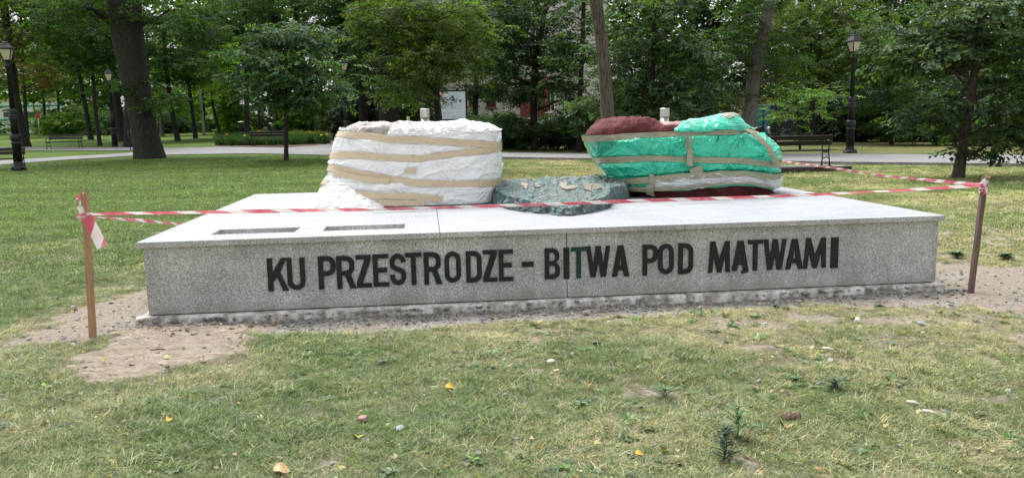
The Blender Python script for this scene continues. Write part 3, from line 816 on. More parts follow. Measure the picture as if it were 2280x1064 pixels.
class Boulder:
    """closed loft through measured levels; a point is (theta, v), v 0..1 up the side and 1..2 over the top"""
    def __init__(s, Yc, levels, bdepth, top, nexp=3.0, n_t=760, n_v=150, n_c=44, seed=0, tilt=0.0):
        s.Yc = Yc; s.seed = seed; s.nexp = nexp
        lv = sorted(levels, key=lambda q: -q[0])
        s.z = np.array([at((l[1] + l[2]) / 2, l[0], Yc)[2] for l in lv]); s.z[0] = PH + 0.001
        s.xl = np.array([at(l[1], l[0], Yc)[0] for l in lv]); s.xr = np.array([at(l[2], l[0], Yc)[0] for l in lv])
        s.b = np.array([bdepth(i / (len(lv) - 1)) for i in range(len(lv))])
        tx = [at(p[0], p[1], Yc) for p in top]; s.tx = np.array([q[0] for q in tx]); s.tz = np.array([q[2] for q in tx])
        s.th = np.linspace(0, 2 * math.pi, n_t, endpoint=False); s.n_t = n_t; s.n_v = n_v; s.n_c = n_c
    def side(s, th, v):
        th, v = np.broadcast_arrays(np.asarray(th, float), np.asarray(v, float))
        z = s.z[0] + (s.z[-1] - s.z[0]) * v
        xl = np.interp(z, s.z, s.xl); xr = np.interp(z, s.z, s.xr); b = np.interp(z, s.z, s.b)
        c, q = np.cos(th), np.sin(th); e = 2 / s.nexp
        a = (xr - xl) / 2
        rr = (np.abs(c) ** s.nexp + np.abs(q) ** s.nexp) ** (-1 / s.nexp)
        x = (xl + xr) / 2 + a * rr * c; y = s.Yc + b * rr * q
        big = 0.05 * fbm(np.stack([np.cos(th) * 1.6, np.sin(th) * 1.6, z * 1.2 + s.seed], -1), 3)
        y = y + big * np.sign(q) * np.abs(q) ** 2
        return np.stack([x, y, z], -1)
    def cap(s, th, k):
        """k 0 (rim) .. 1 (centre)"""
        P = s.side(th, np.ones_like(k)); cx = (s.xl[-1] + s.xr[-1]) / 2
        f = 1 - k
        x = cx + (P[..., 0] - cx) * f; y = s.Yc + (P[..., 1] - s.Yc) * f
        zt = np.interp(x, s.tx, s.tz)
        z = s.z[-1] + (zt - s.z[-1]) * np.clip(k / 0.22, 0, 1) ** 0.55
        return np.stack([x, y, z], -1)
    def normal(s, th, v):
        e = 1e-3
        d1 = s.side(th + e, v) - s.side(th - e, v); d2 = s.side(th, v + e) - s.side(th, v - e)
        n = np.cross(d1, d2); return n / (np.linalg.norm(n, axis=-1, keepdims=True) + 1e-9)
    def index(s):
        t = np.linspace(math.pi, 2 * math.pi, 500); v = np.linspace(-0.02, 1.06, 220)
        Tt, Vv = np.meshgrid(t, v, indexing='ij'); P = s.side(Tt, Vv); d = P - EYEP; w = d @ CF
        s.IX, s.IY = W0 / 2 + FPX * (d @ CR) / w, H0 / 2 - FPX * (d @ CU) / w; s.IT, s.IV = Tt, Vv
    def find(s, px, py):
        i = np.argmin((s.IX - px) ** 2 + (s.IY - py) ** 2); return s.IT.flat[i], s.IV.flat[i]
    def rock(s, mat, parent, amp=0.02, f=6, pale=None, dent=None):
        Tt, Vv = np.meshgrid(s.th, np.linspace(0, 1, s.n_v), indexing='ij')
        P1 = s.side(Tt, Vv); nn = s.normal(Tt, Vv)
        Tc, Kc = np.meshgrid(s.th, np.linspace(0, 1, s.n_c + 1)[1:] ** 1.4, indexing='ij')
        P2 = s.cap(Tc, Kc)
        a1 = amp * (0.6 * fbm(P1 * f, 5) - 0.5 * np.abs(fbm(P1 * f * 1.7 + 9, 4)))
        a2 = amp * 1.7 * (0.8 * fbm(P2 * f * 0.8, 3) - 0.5 * np.abs(fbm(P2 * f * 1.2 + 9, 3)) + 0.12 * fbm(P2 * 40, 2))
        bottom = sstep(0, 0.03, Vv)[..., None]
        P1 = P1 + nn * (a1[..., None] - 0.026) * bottom
        P2[..., 2] += a2
        fade = np.exp(-Kc / 0.05)[..., None]; s.cap_a2 = a2
        P2 = P2 + nn[:, -1:, :] * (a1[:, -1:][..., None] - 0.026) * fade
        P = np.concatenate([P1, P2], 1)
        me = npmesh('rock', P, grid_faces(s.n_t, P.shape[1], True))
        if pale is not None: fattr(me, 'pale', pale(P))
        return link('rock', me, mat, parent)
    def wrap(s, name, mat, parent, lo, hi, off, amp, wr, tapes=(), nv=170, t0=0, t1=2 * math.pi, flare=0.0):
        closed = t1 - t0 > 6.2
        n = 1000 if closed else int(1000 * (t1 - t0) / 6.28)
        th = np.linspace(t0, t1, n, endpoint=not closed)
        lo_ = lo(th); hi_ = hi(th)
        Q = np.linspace(0, 1, nv)
        Vv = lo_[:, None] + (hi_ - lo_)[:, None] * Q[None]; Tt = np.repeat(th[:, None], nv, 1)
        P = s.side(Tt, Vv); nn = s.normal(Tt, Vv)
        w = wr(P, Tt, Vv)
        w = w * (0.4 + 0.6 * np.abs(np.sin(Tt)) ** 0.5)
        press = np.ones_like(w)
        zz = s.z[0] + (s.z[-1] - s.z[0]) * Vv
        for tp in tapes:
            zc = s.z[0] + (s.z[-1] - s.z[0]) * np.interp(Tt, tp[0], tp[1], period=2 * math.pi)
            press = np.minimum(press, 0.15 + 0.85 * sstep(0.02, 0.06, np.abs(zz - zc)))
        edge = sstep(0, 0.04, Q)[None]
        d = off + np.maximum(amp * w * press * (0.3 + 0.7 * edge), -0.006)
        d = d + flare * (1 - sstep(0, 0.10, Q))[None] * (0.5 + fbm(np.stack([np.cos(Tt) * 5, np.sin(Tt) * 5, Tt * 0], -1), 3))
        P = P + nn * d[..., None]
        me = npmesh(name, P, grid_faces(n, nv, closed))
        fattr(me, 'lift', np.clip(0.5 + w * press * 0.5, 0, 1))
        return link(name, me, mat, parent)
    def loop(s, pts):
        """tape centre line: measured pixels in front, carried round the back"""
        q = [s.find(*p) for p in pts]; t = [a for a, b in q]; v = [b for a, b in q]
        o = np.argsort(t); t = np.array(t)[o]; v = np.array(v)[o]
        return t, v
    def tape(s, mat, parent, line=None, pts=None, w=0.03, off=0.012, name='tape', seed=0, closed=True):
        r = np.random.default_rng(seed)
        if line is not None:
            th = np.linspace(0, 2 * math.pi, 700, endpoint=False) + math.pi; v = np.interp(th % (2 * math.pi), line[0], line[1], period=2 * math.pi)
            v = v + 0.004 * pn(np.stack([np.cos(th) * 4, np.sin(th) * 4, 0 * th + seed], -1))
        else:
            q = np.array([s.find(*p) for p in pts]); cum = np.linspace(0, 1, len(q)); tt = np.linspace(0, 1, 90)
            th = np.interp(tt, cum, q[:, 0]); v = np.interp(tt, cum, q[:, 1]); closed = False
        H = s.z[-1] - s.z[0]; P = s.side(th, v)
        ds = np.gradient(P, axis=0); dth = np.gradient(th); dv = np.gradient(v)
        dth = np.where(dth < -1, 0.009, dth)
        Rr = np.linalg.norm(s.side(th + 1e-3, v) - s.side(th - 1e-3, v), axis=1) / 2e-3
        tx, tz = Rr * dth, H * dv; nrm = np.hypot(tx, tz) + 1e-9
        px_, pz_ = -tz / nrm, tx / nrm
        m = 9; rows = []
        for j in range(m):
            c = (j / (m - 1) - 0.5) * 2 * w
            ww = c * (1 + 0.12 * pn(np.stack([np.cos(th) * 6, np.sin(th) * 6, 0 * th + 3 + seed], -1)))
            T2 = th + ww * px_ / Rr; V2 = v + ww * pz_ / H
            Pp = s.side(T2, V2); n_ = s.normal(T2, V2)
            cr = 0.0035 * pn(np.stack([np.cos(th) * 26, np.sin(th) * 26, 0 * th + j * 0.9 + seed * 3], -1)) + 0.003 * np.abs(pn(np.stack([np.cos(th) * 9, np.sin(th) * 9, 0 * th + j * 1.7 + seed], -1)))
            rows.append(Pp + n_ * (off + cr)[:, None])
        A = np.stack(rows, 1)
        if line is None: closed = False
        me = npmesh(name, A, grid_faces(len(th), m, closed))
        return link(name, me, mat, parent)

def crease(P, a, b, seed, f1=(3, 9), rot=0.25, fine=0.3):
    """sharp folds running mostly along the film, fanning a little"""
    x, y, z = P[..., 0], P[..., 1], P[..., 2]
    u = x * 1.0 + y * 0.7; w = z
    wp = 0.12 * pn(np.stack([u * 2.1, w * 2.1, 0 * u + seed], -1))
    uu = u * math.cos(rot) - w * math.sin(rot) + wp; ww = u * math.sin(rot) + w * math.cos(rot) + wp
    n = pn(np.stack([uu * f1[0], ww * f1[1], 0 * u + seed * 1.7], -1)); r1 = 1 - np.abs(n) * 4.0
    n = pn(np.stack([uu * f1[0] * 2.3, ww * f1[1] * 2.1, 0 * u + seed * 2.9], -1)); r2 = 1 - np.abs(n) * 4.0
    sof = pn(np.stack([uu * f1[0] * 0.7, ww * f1[1] * 0.5, 0 * u + seed], -1)) * 2
    n = pn(np.stack([uu * f1[0] * 4.6, ww * f1[1] * 3.6, 0 * u + seed * 5.1], -1)); r3 = 1 - np.abs(n) * 4.0
    g = lambda q: np.clip(q, -0.4, 1) ** 2 * np.sign(np.clip(q, -0.4, 1))
    return g(r1) * a + g(r2) * b + g(r3) * b * fine + sof * 0.5

def pulls(P, cs, k=5.0, reach=0.2):
    """folds fanning out of the places where the tape pinches the film"""
    o = 0
    for i, (x, z) in enumerate(cs):
        dx, dz = P[..., 0] - x, P[..., 2] - z; rr_ = np.hypot(dx, dz); a = np.arctan2(dz, dx)
        n = pn(np.stack([np.cos(a) * k * .55 + i * 3.1, np.sin(a) * k * .55 + rr_ * .8, 0 * a + i * 1.7], -1))
        o = np.maximum(o, np.clip(1 - np.abs(n) * 5.5, 0, 1) ** 1.5 * np.exp(-rr_ / reach) * sstep(0.0, 0.05, rr_) * 1.5)
    return o
# ---- white wrapped marble boulder
wb = Boulder(9.2, [(447, 712, 1106), (432, 716, 1107), (415, 722, 1110), (400, 731, 1112), (385, 738, 1113), (365, 743, 1113), (345, 746, 1113), (320, 752, 1113), (300, 759, 1113), (290, 765, 1112)],
             lambda t: 0.66 - 0.10 * t, [(700, 282), (765, 284), (775, 277), (800, 273), (840, 272), (875, 274), (905, 271), (930, 274), (985, 274), (1010, 272), (1035, 268), (1050, 272), (1075, 275), (1100, 276), (1112, 284), (1160, 290)], nexp=3.6, seed=2)
wb.index()
W_root = empty('wrapped_marble_boulder', (0, 0, 0), 'pale marble boulder wrapped in white film and brown tape, left on the plinth', 'wrapped boulder')
wb.rock(MARBLE, W_root, 0.03, 7)
wl = [wb.loop([(760, 298), (820, 304), (872, 312), (935, 313), (1020, 318), (1108, 325)]), wb.loop([(747, 347), (800, 346), (865, 352), (935, 354), (968, 349), (1040, 340), (1108, 329)]),
      wb.loop([(745, 374), (815, 389), (872, 400), (935, 409), (1000, 410), (1105, 406)])]
WPIN = [(at(x, y, 8.6)[0], at(x, y, 8.6)[2]) for x, y in [(765, 300), (850, 352), (968, 350), (1100, 328), (745, 372), (868, 400), (912, 380), (1000, 408), (1100, 405), (935, 313), (1105, 320)]]
wtop = wb.loop([(768, 281), (790, 290), (830, 300), (870, 302), (930, 303), (1000, 302), (1060, 298), (1110, 292)])
twrap = lambda pts: (lambda th: np.interp(th % (2 * math.pi), pts[0], pts[1], period=2 * math.pi))
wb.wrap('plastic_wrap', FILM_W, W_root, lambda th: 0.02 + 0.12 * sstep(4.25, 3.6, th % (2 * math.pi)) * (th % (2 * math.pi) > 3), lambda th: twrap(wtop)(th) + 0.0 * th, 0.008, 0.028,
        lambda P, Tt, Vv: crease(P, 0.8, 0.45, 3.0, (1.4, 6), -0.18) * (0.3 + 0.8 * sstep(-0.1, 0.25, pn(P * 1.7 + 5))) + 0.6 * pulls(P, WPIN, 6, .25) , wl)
for i, l in enumerate(wl): wb.tape(TAPE_B, W_root, line=l, w=0.034, off=0.024, seed=i)
wb.tape(TAPE_B, W_root, pts=[(744, 381), (790, 395), (840, 402), (868, 404)], w=0.03, off=0.040, seed=7)
wb.tape(TAPE_B, W_root, pts=[(902, 380), (926, 381)], w=0.030, off=0.042, seed=8)
wb.tape(TAPE_B, W_root, pts=[(790, 430), (830, 437), (880, 437), (930, 439), (985, 444)], w=0.032, off=0.044, seed=9)
wb.tape(TAPE_B, W_root, pts=[(842, 452), (890, 453), (945, 452)], w=0.03, off=0.042, seed=10)
wb.tape(TAPE_B, W_root, pts=[(722, 409), (735, 406)], w=0.028, off=0.03, seed=11)
# crumpled film over the top
crm = Boulder.cap
Tc, Kc = np.meshgrid(np.linspace(wb.find(866, 292)[0], 2 * math.pi + 0.3, 420), np.linspace(-0.02, 0.75, 130), indexing='ij')
Pc = wb.cap(Tc, np.clip(Kc, 0, 1)); Pc[..., 2] += 0.012 + 0.04 * (1 - np.abs(fbm(Pc * 6, 3)) * 2.2) - 0.045 + 0.02 * np.abs(fbm(Pc * 16, 3)); Pc[..., 1] -= 0.02
vt = twrap(wtop)(Tc); low = wb.side(Tc, vt) + wb.normal(Tc, vt) * 0.016
nb_ = 26
Qs = []
for j in range(nb_):
    t = j / nb_; vv = vt + (1.0 - vt) * t
    Qs.append(wb.side(Tc[:, 0], vv[:, 0]) + wb.normal(Tc[:, 0], vv[:, 0]) * (0.012 + 0.04 * np.abs(fbm(wb.side(Tc[:, 0], vv[:, 0]) * 15, 4)) * math.sin(math.pi * min(1, t + .1)))[:, None])
Pf = np.concatenate([np.stack(Qs, 1), Pc], 1)
me = npmesh('film_over_top', Pf, grid_faces(Pf.shape[0], Pf.shape[1])); fattr(me, 'lift', np.clip(0.5 + 0.8 * fbm(Pf * 14, 4), 0, 1))
link('film_over_top', me, FILM_W, W_root)
# loose sheet hanging off the lower left corner over a block of marble
def lump(name, pix, Yc, zb, mat, parent, amp, f, seed, bd=0.35, lift=False):
    """low rounded lump: outline from (px_left, px_right, py) rows bottom to top"""
    Z_ = [max(zb, at((a + b) / 2, c, Yc)[2]) for a, b, c in pix]; XL = [at(a, c, Yc)[0] for a, b, c in pix]; XR = [at(b, c, Yc)[0] for a, b, c in pix]
    th = np.linspace(0, 2 * math.pi, 240, endpoint=False); v = np.linspace(0, 1, 70); Tt, Vv = np.meshgrid(th, v, indexing='ij')
    z = np.interp(Vv, np.linspace(0, 1, len(Z_)), Z_); xl = np.interp(Vv, np.linspace(0, 1, len(Z_)), XL); xr = np.interp(Vv, np.linspace(0, 1, len(Z_)), XR)
    b = bd * np.sqrt(np.clip(1 - Vv ** 3, 0, 1)) * (xr - xl) / (XR[0] - XL[0]) ** 1.0
    P = np.stack([(xl + xr) / 2 + (xr - xl) / 2 * np.cos(Tt), Yc + b * np.sin(Tt), z], -1)
    d = amp * (0.9 * fbm(P * f * 0.5 + seed, 3) + 0.35 * (1 - np.abs(fbm(P * f * 1.1 + seed, 4)) * 3)); nn = np.stack([np.cos(Tt), np.sin(Tt), 0.5 * Vv], -1)
    P = P + nn * (d * sstep(0, 0.06, Vv) + 0.0)[..., None]
    me = npmesh(name, P, grid_faces(240, 70, True)); fattr(me, 'lift', np.clip(d / amp, 0, 1))
    return link(name, me, mat, parent)
lump('loose_film', [(692, 860, 462), (694, 850, 455), (705, 828, 444), (712, 800, 432), (724, 780, 421), (740, 770, 415)], 8.55, PH + 0.001, FILM_W, W_root, 0.035, 9, 2, 0.30)
lump('film_bulge', [(742, 960, 424), (730, 975, 418), (728, 985, 408), (733, 960, 404)], 8.64, 0.7, FILM_W, W_root, 0.02, 8, 5, 0.10)

# ---- green wrapped red boulder
gb = Boulder(9.6, [(426, 1398, 1713), (415, 1375, 1715), (405, 1358, 1717), (390, 1350, 1718), (370, 1339, 1722), (352, 1327, 1726), (335, 1318, 1724), (320, 1309, 1708), (308, 1303, 1690), (298, 1300, 1668)],
             lambda t: 0.60 + 0.05 * math.sin(t * 3), [(1250, 296), (1300, 288), (1312, 276), (1330, 267), (1380, 262), (1430, 261), (1440, 266), (1452, 270), (1500, 273), (1560, 272), (1585, 265), (1600, 261), (1625, 261), (1640, 272), (1660, 288), (1700, 300)], nexp=3.0, seed=8)
gb.index()
G_root = empty('wrapped_red_boulder', (0, 0, 0), 'dark red boulder wrapped in green film and tan tape, on the right of the plinth', 'wrapped boulder')
xd = at(1437, 280, 9.6)[0]; xe = at(1560, 280, 9.6)[0]
gb.rock(REDROCK, G_root, 0.028, 6, pale=lambda P: sstep(1.40, 1.47, P[..., 2]) * sstep(xd - 0.02, xd + 0.15, P[..., 0]) * 0.75)
gtop = gb.loop([(1303, 299), (1360, 297), (1420, 293), (1480, 292.5), (1530, 292), (1560, 292), (1600, 292), (1650, 292)])
gtop = (gtop[0], np.minimum(gtop[1], 1.0))
gl = [gb.loop([(1305, 309), (1360, 307), (1420, 302), (1490, 300), (1540, 298), (1600, 297), (1655, 294)]), gb.loop([(1330, 355), (1390, 354), (1450, 352), (1550, 356), (1650, 358), (1720, 367)]),
      gb.loop([(1354, 402), (1400, 400), (1450, 398), (1500, 393), (1540, 389), (1600, 386), (1650, 385), (1712, 392)])]
GPIN = [(at(x, y, 9.0)[0], at(x, y, 9.0)[2]) for x, y in [(1345, 354), (1438, 352), (1490, 352), (1532, 353), (1532, 312), (1610, 357), (1680, 362), (1700, 345), (1650, 300), (1400, 398), (1462, 396), (1548, 386), (1640, 384), (1710, 390), (1600, 300), (1370, 306)]]
gbot = gb.loop([(1392, 416), (1405, 422), (1460, 423), (1530, 424), (1565, 417), (1600, 416), (1640, 413), (1680, 415), (1714, 422)])
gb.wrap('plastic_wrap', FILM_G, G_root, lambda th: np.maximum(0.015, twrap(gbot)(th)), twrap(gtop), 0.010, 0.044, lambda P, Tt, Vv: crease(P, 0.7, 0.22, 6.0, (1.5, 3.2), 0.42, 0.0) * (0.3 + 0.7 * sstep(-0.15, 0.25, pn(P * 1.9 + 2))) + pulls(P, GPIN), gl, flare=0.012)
gb.wrap('clear_film', FILM_C, G_root, lambda th: twrap(gb.loop([(1452, 420), (1530, 419), (1600, 410), (1650, 408), (1714, 418)]))(th), lambda th: twrap(gb.loop([(1452, 393), (1530, 388), (1600, 384), (1650, 385), (1716, 392)]))(th), 0.058, 0.012,
        lambda P, Tt, Vv: crease(P, 0.6, 0.5, 9.0, (1.4, 16), 0.0), (), nv=60, t0=gb.find(1456, 408)[0], t1=gb.find(1716, 408)[0] - 0.0)
for i, l in enumerate(gl): gb.tape(TAPE_O, G_root, line=l, w=0.032, off=(0.026 if i < 2 else 0.066), seed=20 + i)
gb.tape(TAPE_O, G_root, pts=[(1392, 411), (1440, 416), (1500, 416), (1560, 411), (1610, 406), (1660, 406), (1712, 415)], w=0.014, off=0.072, seed=30)
gb.tape(TAPE_O, G_root, pts=[(1531, 309), (1529, 330), (1532, 356), (1533, 368)], w=0.030, off=0.078, seed=31)
gb.tape(TAPE_O, G_root, pts=[(1451, 386), (1453, 405), (1452, 426)], w=0.028, off=0.075, seed=32)
gb.tape(TAPE_O, G_root, pts=[(1655, 300), (1675, 312), (1690, 325), (1705, 345), (1718, 362)], w=0.034, off=0.082, seed=33)
gb.tape(TAPE_O, G_root, pts=[(1535, 382), (1548, 378), (1561, 373)], w=0.034, off=0.066, seed=34)
gb.tape(TAPE_O, G_root, pts=[(1688, 387), (1697, 397)], w=0.022, off=0.074, seed=35)
# hood of green film climbing over the right-hand top
hood = [(1503, 292), (1508, 284), (1530, 278), (1560, 275), (1590, 271), (1625, 268), (1645, 278), (1668, 296)]
th = np.linspace(gb.find(1500, 294)[0], 2 * math.pi + 0.5, 260); kk = np.linspace(0, 1, 60)
Tt, Kk = np.meshgrid(th, kk, indexing='ij')
ksize = 0.02 + 0.55 * sstep(0, 0.5, (Tt - th[0]) / (th[-1] - th[0]) * 3)
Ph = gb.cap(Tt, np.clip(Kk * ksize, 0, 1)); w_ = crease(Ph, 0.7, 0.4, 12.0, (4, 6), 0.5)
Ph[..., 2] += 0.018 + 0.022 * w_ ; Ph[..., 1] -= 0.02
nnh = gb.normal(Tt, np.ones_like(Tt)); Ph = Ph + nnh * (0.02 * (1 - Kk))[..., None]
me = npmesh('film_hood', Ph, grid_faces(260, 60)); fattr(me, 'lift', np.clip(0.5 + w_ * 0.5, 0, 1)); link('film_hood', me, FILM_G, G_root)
V = []
for i in range(60):
    t = 0.35 + 0.5 * i / 59; j = int(t * 259)
    for q in range(6):
        kq = int((0.25 + 0.06 * q + 0.15 * (i / 59)) * 59); p = Ph[j, min(59, kq)]; V.append((p[0], p[1] - 0.004, p[2] + 0.006))
link('tape', npmesh('tape', V, grid_faces(60, 6)), TAPE_O, G_root)
# tail of bunched film on the right
lump('film_fold', [(1668, 1722, 352), (1676, 1728, 343), (1684, 1724, 333), (1686, 1712, 322)], 9.62, 0.8, FILM_G, G_root, 0.025, 8, 3, 0.22)

# ================================================================== BRONZE PLAQUE
k = N('patinated_bronze')
h1 = k.noise(16, 7, rough=0.72, dist=0.6)
c_ = k.mix(k.ramp(h1, [(0.30, 0.0), (0.55, 1.0)]), (0.012, 0.028, 0.030), (0.185, 0.235, 0.232))  # patina with shading contrast put into the colour: dark hollows, pale ridges
c_ = k.mix(k.ramp(k.noise(5, 4), [(0.48, 0.0), (0.7, 0.6)]), c_, (0.06, 0.20, 0.18))
c_ = k.mix(k.ramp(k.noise(38, 5, rough=0.7), [(0.60, 0.0), (0.70, 0.7)]), c_, (0.46, 0.33, 0.25))
k.bump(h1, 1.0, 0.03)
BRONZE = k.set(Base_Color=c_, Roughness=0.45, Metallic=0.25)
br = empty('bronze_rock_slab', (0, 0, 0), 'low rough blue-green bronze slab with worn raised letters, between the two wrapped boulders', 'bronze slab')
fr = [onz(x, y, PH) for x, y in [(1097, 449), (1106, 457), (1118, 461), (1150, 470), (1195, 475), (1225, 478), (1245, 481), (1275, 481), (1300, 477), (1330, 471), (1350, 466), (1358, 460), (1357, 454), (1372, 450), (1392, 446), (1400, 440)]]
bk = [at(x, y, Yb) for x, y, Yb in [(1398, 425, 9.3), (1375, 410, 9.5), (1345, 402, 9.6), (1328, 390, 9.7), (1290, 394, 9.6), (1248, 392, 9.65), (1200, 396, 9.55), (1150, 399, 9.5), (1108, 402, 9.4), (1099, 420, 9.1)]]
poly = np.array([p[:2] for p in fr] + [p[:2] for p in bk]); cen = poly.mean(0)
ang = np.arctan2(poly[:, 1] - cen[1], poly[:, 0] - cen[0]); rad = np.linalg.norm(poly - cen, axis=1); o_ = np.argsort(ang)
NT = 620; tht = np.linspace(-math.pi, math.pi, NT, endpoint=False); rr = np.interp(tht, ang[o_], rad[o_], period=2 * math.pi)
def topz(x, y):
    z = PH + 0.085 + 0.062 * np.clip(y - 7.4, 0, 3)
    z = z + 0.022 * sstep(9.0, 9.6, y) * fbm(np.stack([x * 4, y * 4, 0 * x + 3], -1), 2)
    return z
rows = []
for j in range(14):
    t = j / 14; f = 1.0 - 0.035 * t
    x = cen[0] + rr * f * np.cos(tht); y = cen[1] + rr * f * np.sin(tht); zt = topz(x, y)
    rows.append(np.stack([x, y, PH + 0.001 + (zt - PH) * t], -1))
for j in range(150):
    t = j / 149; f = 0.965 * (1 - t) + 0.001
    x = cen[0] + rr * f * np.cos(tht); y = cen[1] + rr * f * np.sin(tht)
    rows.append(np.stack([x, y, topz(x, y)], -1))
P = np.stack(rows, 1)
rel = 0.035 * fbm(P * 6, 3) - 0.06 * np.abs(fbm(P * np.array([9, 9, 9]) + 5, 4)) + 0.012 * np.abs(fbm(P * 26, 2)) + 0.008
lift = np.ones(164); lift[0] = 0; lift[1] = 0.5
P[:, 14:, 2] += rel[:, 14:]
out = np.stack([np.cos(tht), np.sin(tht), 0 * tht], -1)
P[:, :20] += out[:, None] * (1.4 * rel[:, :20] * lift[:20] * np.linspace(1, 0.6, 20))[..., None]
P[:, 8:14, 2] += rel[:, 8:14] * 0.5
link('slab_body', npmesh('slab_body', P, grid_faces(NT, 164, True)), BRONZE, br)
BRASS = plain('polished_bronze', (0.46, 0.38, 0.29), (0.17, 0.17, 0.15), 30, 0.38, 0.8, 50, 0.01, 0.6)
RAISED = [[(497, 250), (520, 240), (615, 262), (592, 325), (580, 350), (540, 318), (505, 290)],
          [(715, 262), (740, 250), (770, 262), (752, 282), (830, 280), (828, 305), (748, 315), (722, 300)],
          [(1112, 262), (1150, 235), (1232, 240), (1222, 290), (1245, 312), (1300, 285), (1380, 300), (1385, 318), (1330, 345), (1230, 350), (1150, 335), (1118, 300)],
          [(1493, 255), (1755, 258), (1768, 330), (1680, 352), (1655, 352), (1650, 295), (1612, 292), (1605, 372), (1560, 358), (1498, 345)]]
for pl in RAISED:
    pts = []
    for (a, b) in pl:
        px_, py_ = 1090 + a / 7.125, 380 + b / 7.125
        z_ = 0.85
        for _ in range(6):
            q = onz(px_, py_, z_); z_ = float(topz(np.array(q[0]), np.array(q[1])))
        pts.append((q[0], q[1], z_))
    n = len(pts)
    bm = bmesh.new()
    lo = [bm.verts.new((x, y, z - 0.03)) for x, y, z in pts]; hi = [bm.verts.new((x, y, z + 0.016)) for x, y, z in pts]
    for i in range(n): bm.faces.new((lo[i], lo[(i + 1) % n], hi[(i + 1) % n], hi[i]))
    bmesh.ops.triangulate(bm, faces=[bm.faces.new(hi)]); bmesh.ops.recalc_face_normals(bm, faces=bm.faces)
    me = bpy.data.meshes.new('raised_letter'); bm.to_mesh(me); bm.free()
    o = link('raised_letter', me, BRASS, br)

# ================================================================== STAKES AND BARRIER TAPE
def stake(base, topp, w, matw, label, seed):
    a = np.array(base) - np.array([0, 0, 0.15]); b = np.array(topp)
    e = empty('wooden_stake', tuple(base), label, 'stake', 'stakes holding the barrier tape')
    ax = (b - a) / np.linalg.norm(b - a); q = Vector(ax).to_track_quat('Z', 'Y').to_matrix()
    L = np.linalg.norm(b - a)
    V = []; F = []; m = 14
    for i in range(m + 1):
        for k_, (sx, sy) in enumerate(((-1, -1), (1, -1), (1, 1), (-1, 1))):
            j = 0.03 * math.sin(i * 1.3 + k_ + seed)
            V.append(tuple(a + ax * L * i / m + np.array(q @ Vector((sx * w / 2 * (1 + j), sy * w / 2 * 0.8 * (1 + j), 0))) - np.array(base)))
    for i in range(m):
        for k_ in range(4): F.append((i * 4 + k_, i * 4 + (k_ + 1) % 4, (i + 1) * 4 + (k_ + 1) % 4, (i + 1) * 4 + k_))
    F += [(3, 2, 1, 0), tuple(m * 4 + k_ for k_ in range(4))]
    o = link('post', mesh('post', V, F), matw, e); bv = o.modifiers.new('bevel', 'BEVEL'); bv.width = 0.003
    r = random.Random(seed); mb = MB()
    for i in range(9):
        p = b + np.array([(r.random() - .5) * w * .9, (r.random() - .5) * w * .7, -0.012]); h = 0.02 + 0.02 * r.random(); lean = np.array([(r.random() - .3) * 0.035, (r.random() - .5) * 0.02, 0])
        mb.tube([p - np.array(base), p + np.array([0, 0, h]) * .6 + lean * .6 - np.array(base), p + np.array([0, 0, h]) + lean * 1.3 - np.array(base)], [0.007, 0.005, 0.0015], 4)
    s_ = mb.build('splintered_top', SPLINT, e); s_['kind'] = 'stuff'
    return e
Lb = ground(205, 751); Lt = at(189, 430, Lb[1]); Rb = ground(2159, 651); Rt = at(2193, 396, Rb[1])
stake(Lb, Lt, 0.047, STAKE_L, 'light pine stake with a splintered top, standing in bare sand left of the plinth', 3)
stake(Rb, Rt, 0.045, STAKE_R, 'dark brown leaning stake wound with tape, right of the plinth', 5)

k = N('barrier_tape_red_white')
uvn = k.n('ShaderNodeUVMap'); sp = k.n('ShaderNodeSeparateXYZ'); k.l(uvn.outputs[0], sp.inputs[0])
ph = k.math('FRACT', k.math('ADD', k.math('MULTIPLY', sp.outputs[0], 1 / 0.34), k.math('MULTIPLY', sp.outputs[1], 0.25)), 0)
c_ = k.mix(k.math('GREATER_THAN', ph, 0.38), (0.90, 0.88, 0.87), (0.72, 0.13, 0.19))
c_ = k.mix(k.ramp(k.noise(14, 3), [(0.4, 0.0), (0.75, 0.55)]), c_, (0.85, 0.55, 0.55))
k.bump(k.noise(40, 3), 0.3, 0.003)
BTAPE = k.set(Base_Color=c_, Roughness=0.4)
tr_ = k.n('ShaderNodeBsdfTranslucent'); k.l(c_, tr_.inputs[0]); mx_ = k.n('ShaderNodeMixShader'); mx_.inputs[0].default_value = 0.4; k.l(k.b.outputs[0], mx_.inputs[1]); k.l(tr_.outputs[0], mx_.inputs[2]); k.l(mx_.outputs[0], k.out.inputs[0])
